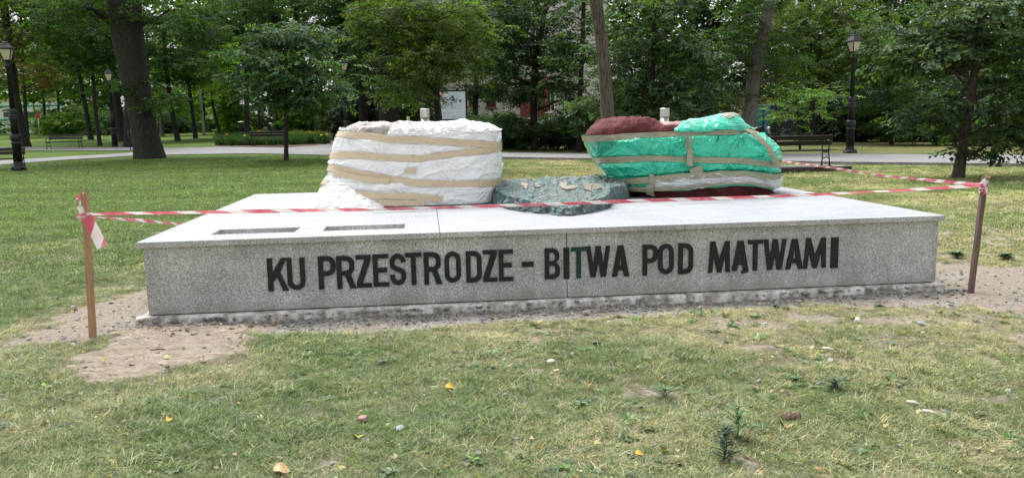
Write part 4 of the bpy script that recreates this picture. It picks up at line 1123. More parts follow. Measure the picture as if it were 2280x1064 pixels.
def ribbon(pts, w, parent, name='ribbon', twist=0.0, seed=0, n=None, u0=0.0):
    pts = [np.array(p, float) for p in pts]
    cum = np.concatenate([[0], np.cumsum([np.linalg.norm(b - a) for a, b in zip(pts[:-1], pts[1:])])])
    n = n or max(12, int(cum[-1] / 0.03)); s_ = np.linspace(0, cum[-1], n); A = np.array(pts)
    C = np.stack([np.interp(s_, cum, A[:, i]) for i in range(3)], -1)
    for _ in range(3): C[1:-1] = (C[:-2] + 2 * C[1:-1] + C[2:]) / 4
    tg = np.gradient(C, axis=0); tg /= np.linalg.norm(tg, axis=1)[:, None]
    up = np.array([0, 0, 1.0]); sd_ = np.cross(tg, up); nr = np.linalg.norm(sd_, axis=1)[:, None]; sd_ = np.where(nr > .15, sd_ / np.maximum(nr, 1e-6), np.array([1.0, 0, 0])); vv = np.cross(sd_, tg)
    m = 5; V = []; U = []
    for i in range(n):
        a = twist * math.sin(s_[i] * 1.1 + seed) + 0.15 * math.sin(s_[i] * 4.1 + seed)
        ww = w * (1 - 0.25 * (0.5 + 0.5 * math.sin(s_[i] * 2.3 + seed * 2)))
        d = math.cos(a) * vv[i] + math.sin(a) * sd_[i]; nn = np.cross(d, tg[i])
        for j in range(m):
            c = (j / (m - 1) - .5); V.append(C[i] + d * ww * c + nn * 0.004 * math.cos(c * 9 + s_[i] * 6)); U.append((s_[i] + u0, j / (m - 1)))
    Q = grid_faces(n, m); me = npmesh(name, V, Q); ul = me.uv_layers.new(name='UVMap')
    U = np.array(U)[Q.reshape(-1)]; ul.data.foreach_set('uv', U.astype(np.float32).ravel())
    return link(name, me, BTAPE, parent)
def tapething(label): return empty('barrier_tape', (0, 0, 0), label, 'barrier tape', 'red and white tape round the plinth')
t1 = tapething('red and white tape stretched across the front of the plinth between the two stakes')
def lerpY(px): return Lb[1] + (Rb[1] - Lb[1]) * (px - 205) / (2160 - 205) - 0.03
front = [at(x, y, lerpY(x)) for x, y in [(190, 476.5), (400, 473.5), (600, 470), (830, 466), (1000, 462), (1200, 455.5), (1400, 448), (1600, 441.5), (1800, 434), (2000, 424), (2120, 417), (2190, 412)]]
ribbon(front, 0.028, t1, 'ribbon', 0.5, 1)
t2 = tapething('short red and white tape slanting from the left stake to the plinth side')
ribbon([at(196, 482, Lb[1] + 0.03), at(260, 487, 6.3), at(340, 493, 6.9), at(403, 500, 7.5), at(446, 504, 8.0)], 0.025, t2, 'ribbon', 0.4, 4, u0=0.13)
t3 = tapething('red and white tape running back from the right stake behind the green boulder')
bkst = at(1560, 348, 15.5)
ribbon([at(2187, 411, Rb[1] + 0.03), at(2120, 406, 7.2), at(1960, 391, 8.6), at(1860, 375, 9.9), at(1730, 357.5, 12.0), at(1640, 350, 14.0), bkst], 0.028, t3, 'ribbon', 0.4, 2)
gbk = ground(1560, 0) if False else np.array([bkst[0], bkst[1], 0.0])
stake(gbk, bkst + np.array([0, 0, 0.05]), 0.045, STAKE_R, 'far stake hidden behind the green wrapped boulder', 8)
# windings, knots and loose ends
def windings(c, r, n, z0, parent, seed):
    pts = []
    for i in range(n * 14 + 1):
        a = i / 14 * 2 * math.pi; pts.append(c + np.array([r * math.cos(a) * 1.05, r * math.sin(a), z0 + (i / (n * 14)) * 0.055 + 0.006 * math.sin(a * 1.7 + seed)]))
    ribbon(pts, 0.03, parent, 'winding', 0.3, seed, n=n * 30)
lk = at(190, 480, Lb[1]); windings(np.array([lk[0], lk[1], lk[2]]), 0.032, 2, -0.035, t1, 3)
rk = at(2190, 412, Rb[1]); windings(np.array([rk[0], rk[1], rk[2]]), 0.032, 4, -0.05, t3, 6)
def ptsY(l, Y): return [at(x, y, Y) for x, y in l]
LY = Lb[1] - 0.045
ribbon(ptsY([(192, 482), (203, 500), (215, 524), (228, 550)], LY), 0.075, t1, 'loose_end', 0.25, 5, u0=0.20)
ribbon(ptsY([(190, 480), (178, 484), (167, 482), (178, 478), (192, 478)], LY), 0.03, t1, 'loose_end', 0.3, 7)
ribbon(ptsY([(184, 474), (176, 458), (178, 444), (172, 436)], LY), 0.04, t1, 'loose_end', 0.5, 9)
RY = Rb[1] - 0.04
ribbon(ptsY([(2200, 404), (2192, 407), (2184, 404)], RY), 0.03, t3, 'loose_end', 0.3, 9)
ribbon(ptsY([(2190, 399), (2195, 415), (2192, 432)], RY), 0.045, t3, 'loose_end', 0.2, 11)

# ================================================================== STEEL PIPES BEHIND THE BOULDERS
def pipe(px, ytop, wpx, Y, label):
    c = at(px, ytop, Y); r = wpx / 2 * Y / FPX; H = c[2]
    e = empty('steel_pipe', (c[0], Y, 0), label, 'steel pipe', 'steel pipes behind the boulders')
    MB().lathe([(r * .88, -0.1), (r * .88, H - 0.12)], n=28).build('tube', STEEL, e, True)
    m = MB().lathe([(r, 0), (r, 0.118), (r * .93, 0.122), (r * .9, 0.12)], (0, 0, H - 0.122), 28); m.build('cap_sleeve', STEEL, e, False)
pipe(945.5, 242.5, 21, 11.4, 'brushed steel pipe rising behind the white wrapped boulder')
pipe(1480, 241.5, 21.5, 11.8, 'brushed steel pipe rising behind the green wrapped boulder')

# ================================================================== LAMPS
def make_lamp():
    """ornate cast-iron park lamp, 5 m"""
    e = empty('street_lamp')
    MB().lathe([(.20, -.1), (.20, .03), (.21, .06), (.19, .10), (.155, .16), (.135, .26), (.12, .34)], n=8).build('base', IRON, e)
    m = MB()
    for q in range(4):
        a = q * math.pi / 2 + math.pi / 4
        m.lathe([(.02, -.02), (.06, .0), (.07, .05), (.05, .1), (.01, .12)], (0.15 * math.cos(a), 0.15 * math.sin(a), .06), 8)
    m.build('foot_scrolls', IRON, e, True)['kind'] = 'stuff'
    MB().lathe([(.125, .34), (.115, .98), (.13, .99), (.14, 1.01), (.14, 1.05), (.12, 1.07), (.12, 1.12), (.135, 1.14), (.15, 1.2), (.145, 1.32), (.13, 1.36), (.115, 1.38)], n=20).build('lower_post', IRON, e, True)
    MB().lathe([(.10, 1.38), (.10, 1.86), (.12, 1.9), (.125, 1.98), (.105, 2.02), (.12, 2.04), (.12, 2.08), (.09, 2.1), (.10, 2.14), (.105, 2.24), (.085, 2.3), (.07, 2.34)], n=20).build('middle_post', IRON, e, True)
    MB().lathe([(.075, 2.34), (.055, 3.86), (.075, 3.88), (.085, 3.92), (.07, 3.96), (.055, 3.98), (.06, 4.06), (.09, 4.09), (.09, 4.11)], n=16).build('shaft', IRON, e, True)
    b, t = .085, .16; z0, z1 = 4.12, 4.52
    fr = MB()
    for q in range(4):
        a = q * math.pi / 2 + math.pi / 4; c, s_ = math.cos(a) * 1.414, math.sin(a) * 1.414
        fr.tube([(b * c, b * s_, z0), (t * c, t * s_, z1)], [.014, .016], 6)
    fr.box((0, 0, z0), (2 * b + .04, 2 * b + .04, .035)); fr.box((0, 0, z1 + .012), (2 * t + .05, 2 * t + .05, .03))
    fr.build('lantern_frame', IRON, e)['kind'] = 'stuff'
    for q in range(4):
        a = q * math.pi / 2; R = Matrix.Rotation(a, 3, 'Z'); i_ = 0.012
        V = [R @ Vector(p) for p in ((-b + .012, -b + i_, z0 + .018), (b - .012, -b + i_, z0 + .018), (t - .014, -t + i_, z1), (-t + .014, -t + i_, z1), (-b + .012, -b + i_ + .006, z0 + .018), (b - .012, -b + i_ + .006, z0 + .018), (t - .014, -t + i_ + .006, z1), (-t + .014, -t + i_ + .006, z1))]
        link('pane', mesh('pane', V, [(0, 1, 2, 3), (7, 6, 5, 4), (0, 4, 5, 1), (1, 5, 6, 2), (2, 6, 7, 3), (3, 7, 4, 0)]), LAMPGLASS, e)
    MB().lathe([(.26, z1 + .03), (.25, z1 + .05), (.17, z1 + .15), (.14, z1 + .19), (.11, z1 + .22), (.10, z1 + .27), (.03, z1 + .31)], n=4).build('roof', IRON, e)
    MB().lathe([(.03, z1 + .30), (.045, z1 + .34), (.02, z1 + .38), (.03, z1 + .41), (.008, z1 + .48)], n=10).build('finial', IRON, e, True)
    return e
lamp0 = None
LAMPS = [((42, 375), 285 / 0.985, 'tall black lamp post closest to the left edge of the photo, beside a path bench', 0.02),
         ((257, 336), 184, 'black lamp post just left of the thick oak trunk, its lantern above leaves', 0.02),
         ((83, 312), 80, 'small distant black lamp post next to a red sign, far left lawn', 0.0),
         ((722, 318), 150, 'black lamp post at the right end of the flower bed', 0.0),
         ((584, 292), 62, 'smallest and farthest black lamp post, behind the bench by the flower bed', 0.0),
         ((775, 338), 196, 'black lamp post half hidden behind the white wrapped boulder', 0.0),
         ((1892, 343), 268, 'black lamp post with cream glass lantern standing alone beyond the right-hand bench', 0.0)]
for (bx, by), hpx, lab, lean in LAMPS:
    e = make_lamp() if lamp0 is None else copy_tree(lamp0)
    lamp0 = lamp0 or e
    g = ground(bx, by); hz = W0
    # distance from its known 5 m height, feet on the ground under that pixel
    Y = 5.0 * FPX / hpx
    p = at(bx, by, Y); 
    e.location = (p[0], p[1], p[2]) if abs(p[2] - rise(p[0], p[1])) < 0.35 else (p[0], p[1], rise(p[0], p[1]))
    if e.location.z > rise(p[0], p[1]) + 0.02: e.location.z = rise(p[0], p[1]) + 0.02
    e.rotation_euler = (0, 0, 0.3); e.scale = (1.3, 1.3, 1.0)
    tag(e, lab, 'street lamp', 'cast iron park lamps')

# ================================================================== BENCHES
def make_bench(L=1.95):
    """cast-iron ends, dark slats; front is -Y, back rest at +Y"""
    e = empty('park_bench')
    for s_ in (-1, 1):
        x = s_ * (L / 2 - 0.06); m = MB()
        m.tube([(x, .28, 0), (x, .22, .2), (x, .17, .42), (x, .2, .6), (x, .29, .88)], [.022, .018, .02, .018, .016], 8)
        m.tube([(x, -.25, 0), (x, -.2, .18), (x, -.22, .34), (x, -.2, .42)], [.024, .018, .018, .018], 8)
        m.tube([(x, -.22, .40), (x, .0, .37), (x, .18, .42)], [.018, .018, .018], 8)
        m.tube([(x, -.2, .42), (x, -.24, .55), (x, -.22, .64), (x, -.12, .67), (x, .05, .65), (x, .2, .64)], [.016, .015, .018, .018, .015, .014], 8)
        m.tube([(x, -.24, .64), (x, -.28, .61), (x, -.26, .57), (x, -.23, .59)], [.016, .014, .012, .01], 8)
        m.tube([(x, .22, .2), (x, .05, .24), (x, -.2, .18)], [.012, .014, .012], 8)
        m.box((x, .28, .01), (.07, .09, .02)); m.box((x, -.25, .01), (.07, .09, .02))
        o = m.build('leg', IRON, e, True); o['kind'] = 'stuff' if False else 'thing'
        del o['kind']
    for y, z in ((-.19, .435), (-.08, .42), (.03, .42), (.14, .435)):
        MB().box((0, y, z), (L, .095, .028)).build('slat', BENCHWOOD, e, bevel=0.005)
    rot = Matrix.Rotation(-0.32, 3, 'X')
    for y, z in ((.225, .64), (.262, .79)):
        MB().box((0, y, z), (L, .028, .125), rot).build('slat', BENCHWOOD, e, bevel=0.005)
    return e
def put_bench(e, x0, x1, y, hpx, rz, lab, z=None, L=1.95, Y=None):
    Y = Y or 0.88 * FPX / hpx
    p = at((x0 + x1) / 2, y, Y)
    zz = rise(p[0], p[1]) if z is None else z
    e.location = (p[0], p[1], zz); e.rotation_euler = (0, 0, rz)
    tag(e, lab, 'bench', 'black park benches')
b0 = make_bench()
put_bench(b0, 1692, 1842, 366, 69, math.pi + 0.06, 'black slatted bench seen from behind on a low kerbed pad, right of the green boulder', z=0.15, Y=22.6)
q = copy_tree(b0); put_bench(q, 108, 180, 326, 33, 0.05, 'black bench with curled armrests on the lawn beyond the left path')
q = copy_tree(b0); put_bench(q, -45, 27, 357, 50, 0.25, 'black bench cut off by the left edge of the photo, next to the big lamp')
q = copy_tree(b0); put_bench(q, 560, 635, 309, 34, math.pi, 'black bench standing behind the flower bed, partly behind the young tree trunk')
# raised pad for the bench on the right
pc = b0.location
pad = empty('bench_pad', (pc.x + 0.1, pc.y - 0.1, 0)); pad['kind'] = 'structure'; pad.rotation_euler = (0, 0, 0.06)
MB().box((0, 0.1, 0.07), (2.5, 1.0, 0.14)).build('paving', ASPH, pad)
for i in range(3):
    MB().box((-0.92 + 0.84 * i + 0.08, -0.45, 0.07), (0.83, 0.08, 0.152)).build('kerb_stone', KERB_D, pad, bevel=0.006)
for i in (0, 1): MB().box((1.29, -0.18 + 0.52 * i, 0.07), (0.08, 0.50, 0.152)).build('kerb_stone', KERB_D, pad, bevel=0.006)

# ================================================================== TREES
def smooth_path(pts, n):
    pts = np.array(pts, float); t = np.linspace(0, 1, len(pts)); tt = np.linspace(0, 1, n)
    C = np.stack([np.interp(tt, t, pts[:, i]) for i in range(pts.shape[1])], -1)
    for _ in range(4): C[1:-1] = (C[:-2] + 2 * C[1:-1] + C[2:]) / 4
    return C
def trunk_mesh(path, rad, n=20, m=40, flare=0.25, seed=0, stems=()):
    V = []; F = []
    for (pp, rr_) in [(path, rad)] + list(stems):
        C = smooth_path(pp, m); r = np.interp(np.linspace(0, 1, m), np.linspace(0, 1, len(rr_)), rr_)
        h = C[:, 2] - C[0, 2]; r = r * (1 + flare * np.exp(-h / (1.5 * r[0] + .05)))
        tv, tf = tube(C, list(r), n); tv = np.array(tv)
        k_ = tv.reshape(m, n, 3); c = C[:, None]
        a = np.arange(n) / n * 2 * math.pi
        f = 1 + 0.13 * fbm(np.stack([np.cos(a)[None] * 1.5 + 0 * h[:, None], np.sin(a)[None] * 1.5 + 0 * h[:, None], h[:, None] * 0.5 + seed + 0 * a[None]], -1), 3) + 0.05 * np.cos(a * 5 + seed)[None] * np.exp(-h / (2 * r[0]))[:, None]
        k_ = c + (k_ - c) * f[..., None]
        n0 = len(V); V += [tuple(v) for v in k_.reshape(-1, 3)]; F += [tuple(i + n0 for i in q) for q in tf]
    return mesh('trunk', V, F, True)

def tree(label, base, Y, trunk, w, crowns, col, group=G_BROAD, dens=1.0, scale=1.0, bmat=BARK_D, cat='tree', name='park_tree', gl=None, branches=14, var=0.35, stems=(), flat=0.45, sides=14, clump=0.55, bdown=0.1):
    """base and all outlines measured in pixels at distance Y; crowns (cx, cy, rx, ry[, depth factor])"""
    r = np.random.default_rng(abs(hash(label)) % 100000 if False else sum(ord(c) * (i + 1) for i, c in enumerate(label)) % 99991)
    if Y is None: g = ground(*base); Y = g[1]
    g = at(base[0], base[1], Y); gz = float(rise(g[0], g[1])); mpp = Y / FPX
    root = empty(name, (g[0], Y, gz), label, cat, gl)
    ofs = np.array([g[0], Y, gz])
    def P(px, py, dy=0.0): return at(px, py, Y + dy) - ofs
    path = [P(x, y) for x, y in trunk]; path[0][2] = -0.15
    rad = [q / 2 * mpp for q in w]
    st = [([P(x, y, dy) for x, y in pts], [q / 2 * mpp for q in ww]) for pts, ww, dy in stems]
    for p, _ in st: p[0][2] = max(p[0][2], -0.15)
    link('trunk', trunk_mesh(path, rad, sides, 34, 0.22, r.random() * 9, st), bmat, root)
    pts = []; tips = []
    C = smooth_path(path, 40)
    for cr in crowns:
        cx, cy_, rx, ry = cr[:4]; df = cr[4] if len(cr) > 4 else 0.8
        c0 = P(cx, cy_); a = rx * mpp; b = ry * mpp; dd = a * df
        area = math.pi * a * b
        ncl = max(3, int(area * 3.2 * dens / (clump / .55) ** 2))
        for _ in range(ncl):
            d = r.normal(size=3); d /= np.linalg.norm(d); rr_ = r.random() ** 0.4
            cc = c0 + d * np.array([a, dd, b]) * rr_
            if cc[2] < 0.25: continue
            tips.append(cc)
            k_ = int(13 * (0.6 + 0.8 * r.random()))
            q = cc + r.normal(size=(k_, 3)) * np.array([clump, clump, clump * flat]) * 0.62 * scale ** .5
            pts.append(np.concatenate([q, np.repeat(cc[None], k_, 0)], 1))
    if pts:
        A = np.concatenate(pts); A = A[A[:, 2] > 0.12]; Pq = A[:, :3]; m = len(Pq)
        dirs = Pq - A[:, 3:] + r.normal(size=(m, 3)) * 0.15 + (A[:, 3:] - np.array([0, 0, 0])) * 0.04
        yaw = np.arctan2(dirs[:, 1], dirs[:, 0]) + r.normal(size=m) * 0.7
        rot = np.stack([r.normal(size=m) * 0.35, r.normal(size=m) * 0.25 + 0.12, yaw], -1)
        cl_t = np.repeat(r.normal(size=len(pts)), [len(p) for p in pts])[:len(A)] if len(A) == sum(len(p) for p in pts) else r.normal(size=m)
        lum = np.clip(1 + var * cl_t * 0.6 + var * 0.5 * r.normal(size=m), 0.35, 2.0)
        base_c = np.array(col)
        yel = np.clip(r.normal(size=m) * 0.18, -0.3, 0.5)[:, None]
        tint = base_c * lum[:, None] * np.concatenate([1 + yel, 1 + yel * 0.45, 1 - yel * 0.3], 1)
        scatter('crown', Pq, rot, scale * (0.75 + 0.55 * r.random(m)), r.integers(0, 5, m), tint, group, root)
    if tips and branches:
        mb = MB()
        tips = [t for t in tips]; r.shuffle(tips)
        for t in tips[:branches]:
            d2 = np.linalg.norm(C[:, :2] - t[:2], axis=1)
            zt = t[2] - (0.35 + bdown) * np.min(d2)
            i = int(np.argmin(np.abs(C[:, 2] - zt))); s_ = C[i]
            if np.linalg.norm(t - s_) < 0.3: continue
            rb = np.interp(i / 39, np.linspace(0, 1, len(rad)), rad) * 0.32 + 0.008
            mid = (s_ + t) / 2 + np.array([0, 0, 0.10 * np.linalg.norm(t - s_)]) + r.normal(size=3) * 0.08 * np.linalg.norm(t - s_)
            q1 = s_ + (mid - s_) * .5 + r.normal(size=3) * .03
            mb.tube([s_, q1, mid, (mid + t) / 2 + r.normal(size=3) * .05, t], [rb, rb * .8, rb * .6, rb * .4, .006], 5, False)
        if mb.V: mb.build('branches', bmat, root, True)['kind'] = 'stuff'
    return root

DK = (0.030, 0.062, 0.016); MD = (0.045, 0.095, 0.020); BR = (0.10, 0.19, 0.025); YG = (0.082, 0.122, 0.028); GG = (0.062, 0.112, 0.055); BACKLIT = (0.17, 0.28, 0.05)  # last, brightest green has the backlighting of far leaves put into the tint
gt = 'park trees'
# oak with a thick trunk
tree('massive oak with a thick furrowed trunk leaning left, left of the flower bed', (336, 352), None, [(336, 354), (325, 300), (309, 220), (296, 150), (284, 80), (275, 0), (268, -110)], [58, 50, 52, 58, 62, 66, 70],
     [(290, -190, 330, 90, .7), (400, 40, 110, 42), (180, 20, 120, 40), (325, 200, 42, 16, .5), (285, 175, 26, 10, .5), (345, 222, 26, 12, .5), (460, 75, 70, 30)], MD, G_BROAD, 0.9, 1.0, BARK, gl=gt, branches=10,
     stems=[([(330, 340), (322, 220), (312, 130), (303, 50), (300, -60)], [26, 30, 30, 26, 24], 0.4), ([(305, 55), (330, 48), (352, 42), (378, 22)], [14, 10, 8, 4], 0.1)], sides=26)
tree('straight dark tree standing close behind the massive oak', (292, 327), None, [(291, 328), (289, 260), (290, 170), (286, 60), (284, -60)], [26, 22, 20, 18, 16], [(290, -60, 90, 60)], DK, gl=gt, bmat=BARK, branches=4)
tree('dark leaning tree rising behind the second lamp post', (276, 315), None, [(277, 316), (262, 240), (246, 130), (233, 40), (226, -60)], [22, 17, 16, 15, 14], [(220, 0, 100, 70), (240, 110, 45, 35), (170, 80, 60, 40)], DK, gl=gt, bmat=BARK_D, branches=8)
tree('slim tree with a straight trunk right of the lawn bench on the left', (222, 325), None, [(223, 326), (210, 230), (204, 110), (197, -50)], [9, 8, 7, 6], [(200, 40, 90, 90), (215, 130, 60, 40)], MD, gl=gt, branches=12)
tree('bent tree with leaning trunk behind the lawn bench on the left', (201, 311), None, [(203, 312), (190, 235), (173, 150), (168, 60)], [12, 9, 8, 6], [(150, 120, 80, 50), (140, 60, 80, 50), (170, 200, 60, 22)], MD, gl=gt, branches=12)
tree('dark tree leaning left right behind the big lamp post at the left edge', (53, 327), None, [(56, 328), (38, 240), (22, 130), (8, 0), (2, -60)], [24, 18, 17, 15, 14], [(30, -10, 110, 80), (10, 130, 40, 70), (100, 60, 80, 60)], YG, gl=gt, bmat=BARK_D, dens=.8, branches=10)
tree('twin-stemmed thin tree with reddish foliage on the far left lawn', (60, 306), None, [(61, 307), (56, 240), (50, 130), (46, 0)], [9, 7, 5, 4], [(60, 120, 70, 70), (95, 160, 60, 40)], (0.17, 0.13, 0.05), gl=gt, dens=.6, branches=12, stems=[([(58, 306), (42, 240), (36, 130)], [6, 5, 3], 0.3)])
tree('dark slightly leaning tree between the oak and the white pole', (395, 314), None, [(397, 315), (383, 250), (376, 200), (368, 130), (362, 40)], [12, 10, 9, 8, 6], [(370, 95, 80, 55), (420, 140, 60, 35), (350, 165, 50, 25)], MD, gl=gt, branches=10)
tree('dark upright tree just left of the white pole', (434, 308), None, [(436, 309), (427, 240), (415, 150), (408, 60)], [10, 8, 7, 5], [(420, 110, 70, 60), (450, 60, 70, 50), (440, 175, 50, 25)], MD, gl=gt, branches=10)
tree('small pale-barked tree just right of the oak trunk', (361, 303), None, [(362, 304), (358, 265), (354, 220)], [9, 7, 6], [(370, 195, 60, 42), (400, 250, 30, 20)], BR, gl=gt, bmat=BARK_G, branches=8)
tree('thin leaning tree right of the white pole', (489, 299), None, [(491, 300), (480, 262), (472, 225), (470, 180)], [8, 6, 5, 4], [(480, 170, 55, 60), (500, 110, 55, 40)], BACKLIT, gl=gt, bmat=BARK, dens=.7, branches=10)
tree('straight grey-brown tree at the left end of the flower bed', (551, 308), None, [(552, 309), (549, 240), (551, 130), (546, 20), (540, -60)], [13, 11, 9, 8, 6], [(540, 10, 90, 70), (560, 90, 60, 45)], MD, gl=gt, bmat=BARK, dens=.8, branches=12)
tree('thick dark trunk behind the flower bed bench', (619, 300), None, [(620, 302), (618, 200), (614, 80), (610, -60)], [22, 18, 16, 14], [(610, -10, 110, 80), (560, 60, 60, 50)], DK, gl=gt, branches=8, stems=[([(640, 301), (642, 200), (655, 80), (665, -40)], [16, 13, 12, 10], .5)])
tree('young broad-leaved tree with thin trunk and layered grey-green crown left of the white boulder', (636, 358), None, [(637, 359), (637, 300), (638, 230), (640, 150), (642, 70)], [11, 9, 9, 6, 3],
     [(630, 200, 118, 36, .9), (635, 145, 105, 35, .9), (620, 105, 105, 32, .9), (650, 68, 70, 28, .9), (690, 175, 62, 45, .8), (570, 160, 60, 40, .8), (680, 228, 50, 22)], GG, G_BROAD, 1.25, 1.15, BARK, gl=gt, branches=26, flat=0.2, clump=.6)
tree('spreading tree with dark leaning trunk, top edge behind the white boulder', (800, 318), 52, [(812, 320), (806, 200), (795, 90), (772, 0), (760, -60)], [20, 19, 18, 17, 16], [(780, -20, 110, 80), (740, 70, 70, 60), (820, 60, 60, 70), (790, 150, 70, 60)], DK, gl=gt, branches=10)
tree('very thick dark trunk just above the white boulder, left of its steel pipe', (866, 318), 47, [(868, 320), (864, 250), (862, 150), (860, 20)], [44, 40, 36, 30], [(860, 60, 110, 90), (850, 170, 100, 50)], DK, gl=gt, branches=8, sides=20)
tree('yellow-green linden in front of the white notice board, above the white boulder', (986, 379), 26.0, [(986, 380), (978, 270), (970, 195), (962, 100), (956, -20)], [19, 15, 13, 10, 7],
     [(950, 30, 120, 45, .8), (895, 80, 95, 42, .8), (1020, 70, 90, 50, .8), (945, 135, 120, 38, .8), (880, 185, 75, 28, .8), (1020, 140, 75, 35, .8), (900, 222, 80, 20, .8), (1055, 175, 40, 12, .6), (870, 20, 80, 40, .8)], YG, G_SMALL, 1.25, 0.95, BARK_D, gl=gt, branches=40, flat=0.28, clump=.45, bdown=.0)
tree('dark maple with crooked trunk hiding the pale house, middle of the photo', (1190, 330), 42, [(1190, 331), (1188, 240), (1190, 150), (1205, 70), (1222, -20)], [17, 15, 13, 11, 9],
     [(1200, 20, 85, 55), (1130, 60, 42, 40), (1140, 210, 70, 40), (1240, 110, 80, 60), (1180, 130, 60, 35), (1100, 265, 58, 28), (1255, 200, 45, 50), (1200, 285, 90, 30), (1150, 175, 50, 25), (1110, 110, 50, 60)], DK, G_BROAD, 1.0, 1.0, BARK_D, gl=gt, branches=20)
tree('slender dark tree left of the deeply furrowed leaning trunk', (1290, 325), 40, [(1290, 326), (1290, 230), (1296, 120), (1300, 0)], [13, 12, 10, 8], [(1290, 60, 60, 60), (1275, 160, 50, 50), (1300, 250, 50, 50)], MD, G_BROAD, .95, 1.0, BARK_D, gl=gt, branches=12)
tree('tall tree with deeply furrowed leaning trunk behind the left end of the green boulder', (1362, 374), 26, [(1364, 376), (1353, 265), (1347, 160), (1338, 80), (1326, 0), (1316, -90)], [36, 29, 27, 26, 27, 26], [(1320, -110, 190, 55), (1400, -20, 60, 30)], MD, G_SMALL, .8, 1.0, bark('bark_furrowed', (0.05, 0.038, 0.03), (0.21, 0.175, 0.14), 1.3, 0.06), gl=gt, branches=6, sides=26)
tree('dark linden with wide low crown above the middle of the green boulder', (1453, 330), 33, [(1454, 332), (1452, 240), (1455, 120), (1458, 0)], [13, 11, 9, 7],
     [(1450, 40, 100, 50), (1400, 110, 75, 45), (1500, 120, 95, 50), (1450, 180, 110, 40), (1390, 220, 70, 40), (1540, 200, 85, 35), (1300, 235, 32, 30), (1470, 245, 80, 20), (1580, 240, 50, 25)], (0.055, 0.095, 0.04), G_BROAD, 1.15, 1.0, BARK_D, gl=gt, branches=26, flat=.3)
tree('grey smooth-barked tree between the green boulder and the bench', (1658, 318), 34, [(1656, 345), (1664, 270), (1678, 180), (1697, 80), (1716, 0), (1730, -70)], [40, 33, 30, 27, 26, 24], [(1720, -50, 120, 60), (1640, 60, 80, 60), (1600, 130, 60, 50), (1740, 130, 60, 60), (1660, 210, 55, 16, .5), (1730, 205, 52, 16, .5), (1690, 160, 40, 25)], MD, G_SMALL, 1.0, 1.05, BARK_G, gl=gt, branches=16, sides=22)
tree('yellowish green tree crown behind the right lamp post', (1810, 320), 46, [(1810, 322), (1806, 200), (1802, 100), (1800, 0)], [16, 13, 10, 8], [(1800, 60, 110, 70), (1880, 40, 80, 60), (1790, 150, 80, 45), (1860, 140, 60, 45)], YG, G_SMALL, 1.25, 1.25, BARK_D, gl=gt, branches=10)
tree('small bright green tree left of the right lamp post, over the fence', (1782, 300), 38, [(1782, 322), (1780, 280), (1772, 230)], [6, 5, 4], [(1760, 225, 65, 22), (1790, 255, 50, 20), (1730, 250, 26, 12), (1800, 205, 55, 25)], BR, G_SMALL, 1.0, 1.0, BARK_D, gl=gt, branches=14)
tree('feathery mid green tree just right of the right lamp post', (1985, 320), 42, [(1985, 322), (1980, 250), (1975, 150), (1970, 40)], [9, 8, 6, 5], [(1960, 160, 80, 45), (1985, 230, 75, 35), (1940, 90, 80, 50), (1990, 280, 55, 22)], MD, G_SMALL, 1.25, 1.2, BARK_D, gl=gt, branches=12)
tree('dark spreading tree with slim leaning trunk at the right edge, nearest of the trees', (2132, 398), None, [(2131, 400), (2146, 320), (2160, 230), (2172, 140), (2182, 60), (2190, -40)], [26, 20, 19, 16, 13, 10],
     [(2130, 25, 180, 40, .8), (2090, 85, 120, 38, .8), (2210, 90, 120, 50, .8), (2140, 135, 140, 34, .7), (2240, 170, 90, 42, .7), (2040, 130, 70, 28, .8), (2230, 235, 100, 40, .7), (2075, 245, 45, 22, .6), (2040, 268, 55, 14, .5), (2215, 295, 85, 22, .6), (2200, 330, 60, 10, .5)],
     (0.05, 0.085, 0.036), G_BROAD, 1.25, 0.8, bark('bark_slim', (0.03, 0.022, 0.018), (0.10, 0.075, 0.06), 1.5, 0.02), gl=gt, branches=44, flat=.28, clump=.42)

tree('tall dark tree standing between the yellow-green linden and the pale house', (1060, 330), 50, [(1060, 331), (1058, 240), (1062, 120), (1066, 0)], [14, 12, 10, 8], [(1050, 40, 70, 60), (1090, 130, 45, 50), (960, 60, 70, 60), (940, 150, 60, 50), (1030, 120, 40, 30), (930, 250, 40, 30), (1080, 200, 40, 30), (1140, 15, 60, 45), (1125, 90, 40, 35)], DK, G_BROAD, 1.15, 1.2, BARK_D, gl=gt, branches=12)
# bushes and understorey -------------------------------------------
gb_ = 'bushes along the back of the park'
def bush(label, cx, ytop, ybot, rx, Y, col, dens=1.3, group=G_FAR, scale=.8):
    cyy = (ytop + ybot) / 2; ry = (ybot - ytop) / 2
    return tree(label, (cx, ybot), Y, [(cx, ybot), (cx + 3, cyy), (cx + 6, ytop + ry * .5)], [4, 3, 2], [(cx, cyy, rx, ry, .7), (cx - rx * .45, cyy + ry * .35, rx * .5, ry * .6, .7), (cx + rx * .45, cyy + ry * .35, rx * .5, ry * .6, .7)], col, group, dens, scale, BARK_D, 'bush', 'bush', gb_, branches=6)
bush('dark bush under the pale house, right of the notice board', 1100, 235, 322, 55, 45, DK)
bush('dark bush below the red door of the pale house', 1215, 262, 328, 90, 44, (0.03, 0.055, 0.022))
bush('rounded dark bush just left of the furrowed leaning trunk', 1300, 225, 325, 62, 44, DK)
bush('dark bush between the furrowed trunk and the steel pipe', 1410, 195, 322, 75, 42, (0.03, 0.055, 0.022))
bush('dark bush right above the middle of the green boulder', 1540, 190, 320, 90, 43, (0.03, 0.05, 0.022))
bush('black-green hedge bush behind the right end of the bench', 1840, 210, 320, 75, 50, (0.02, 0.038, 0.018))
bush('dark bush directly behind the right lamp post', 1915, 180, 324, 65, 48, (0.03, 0.055, 0.024))
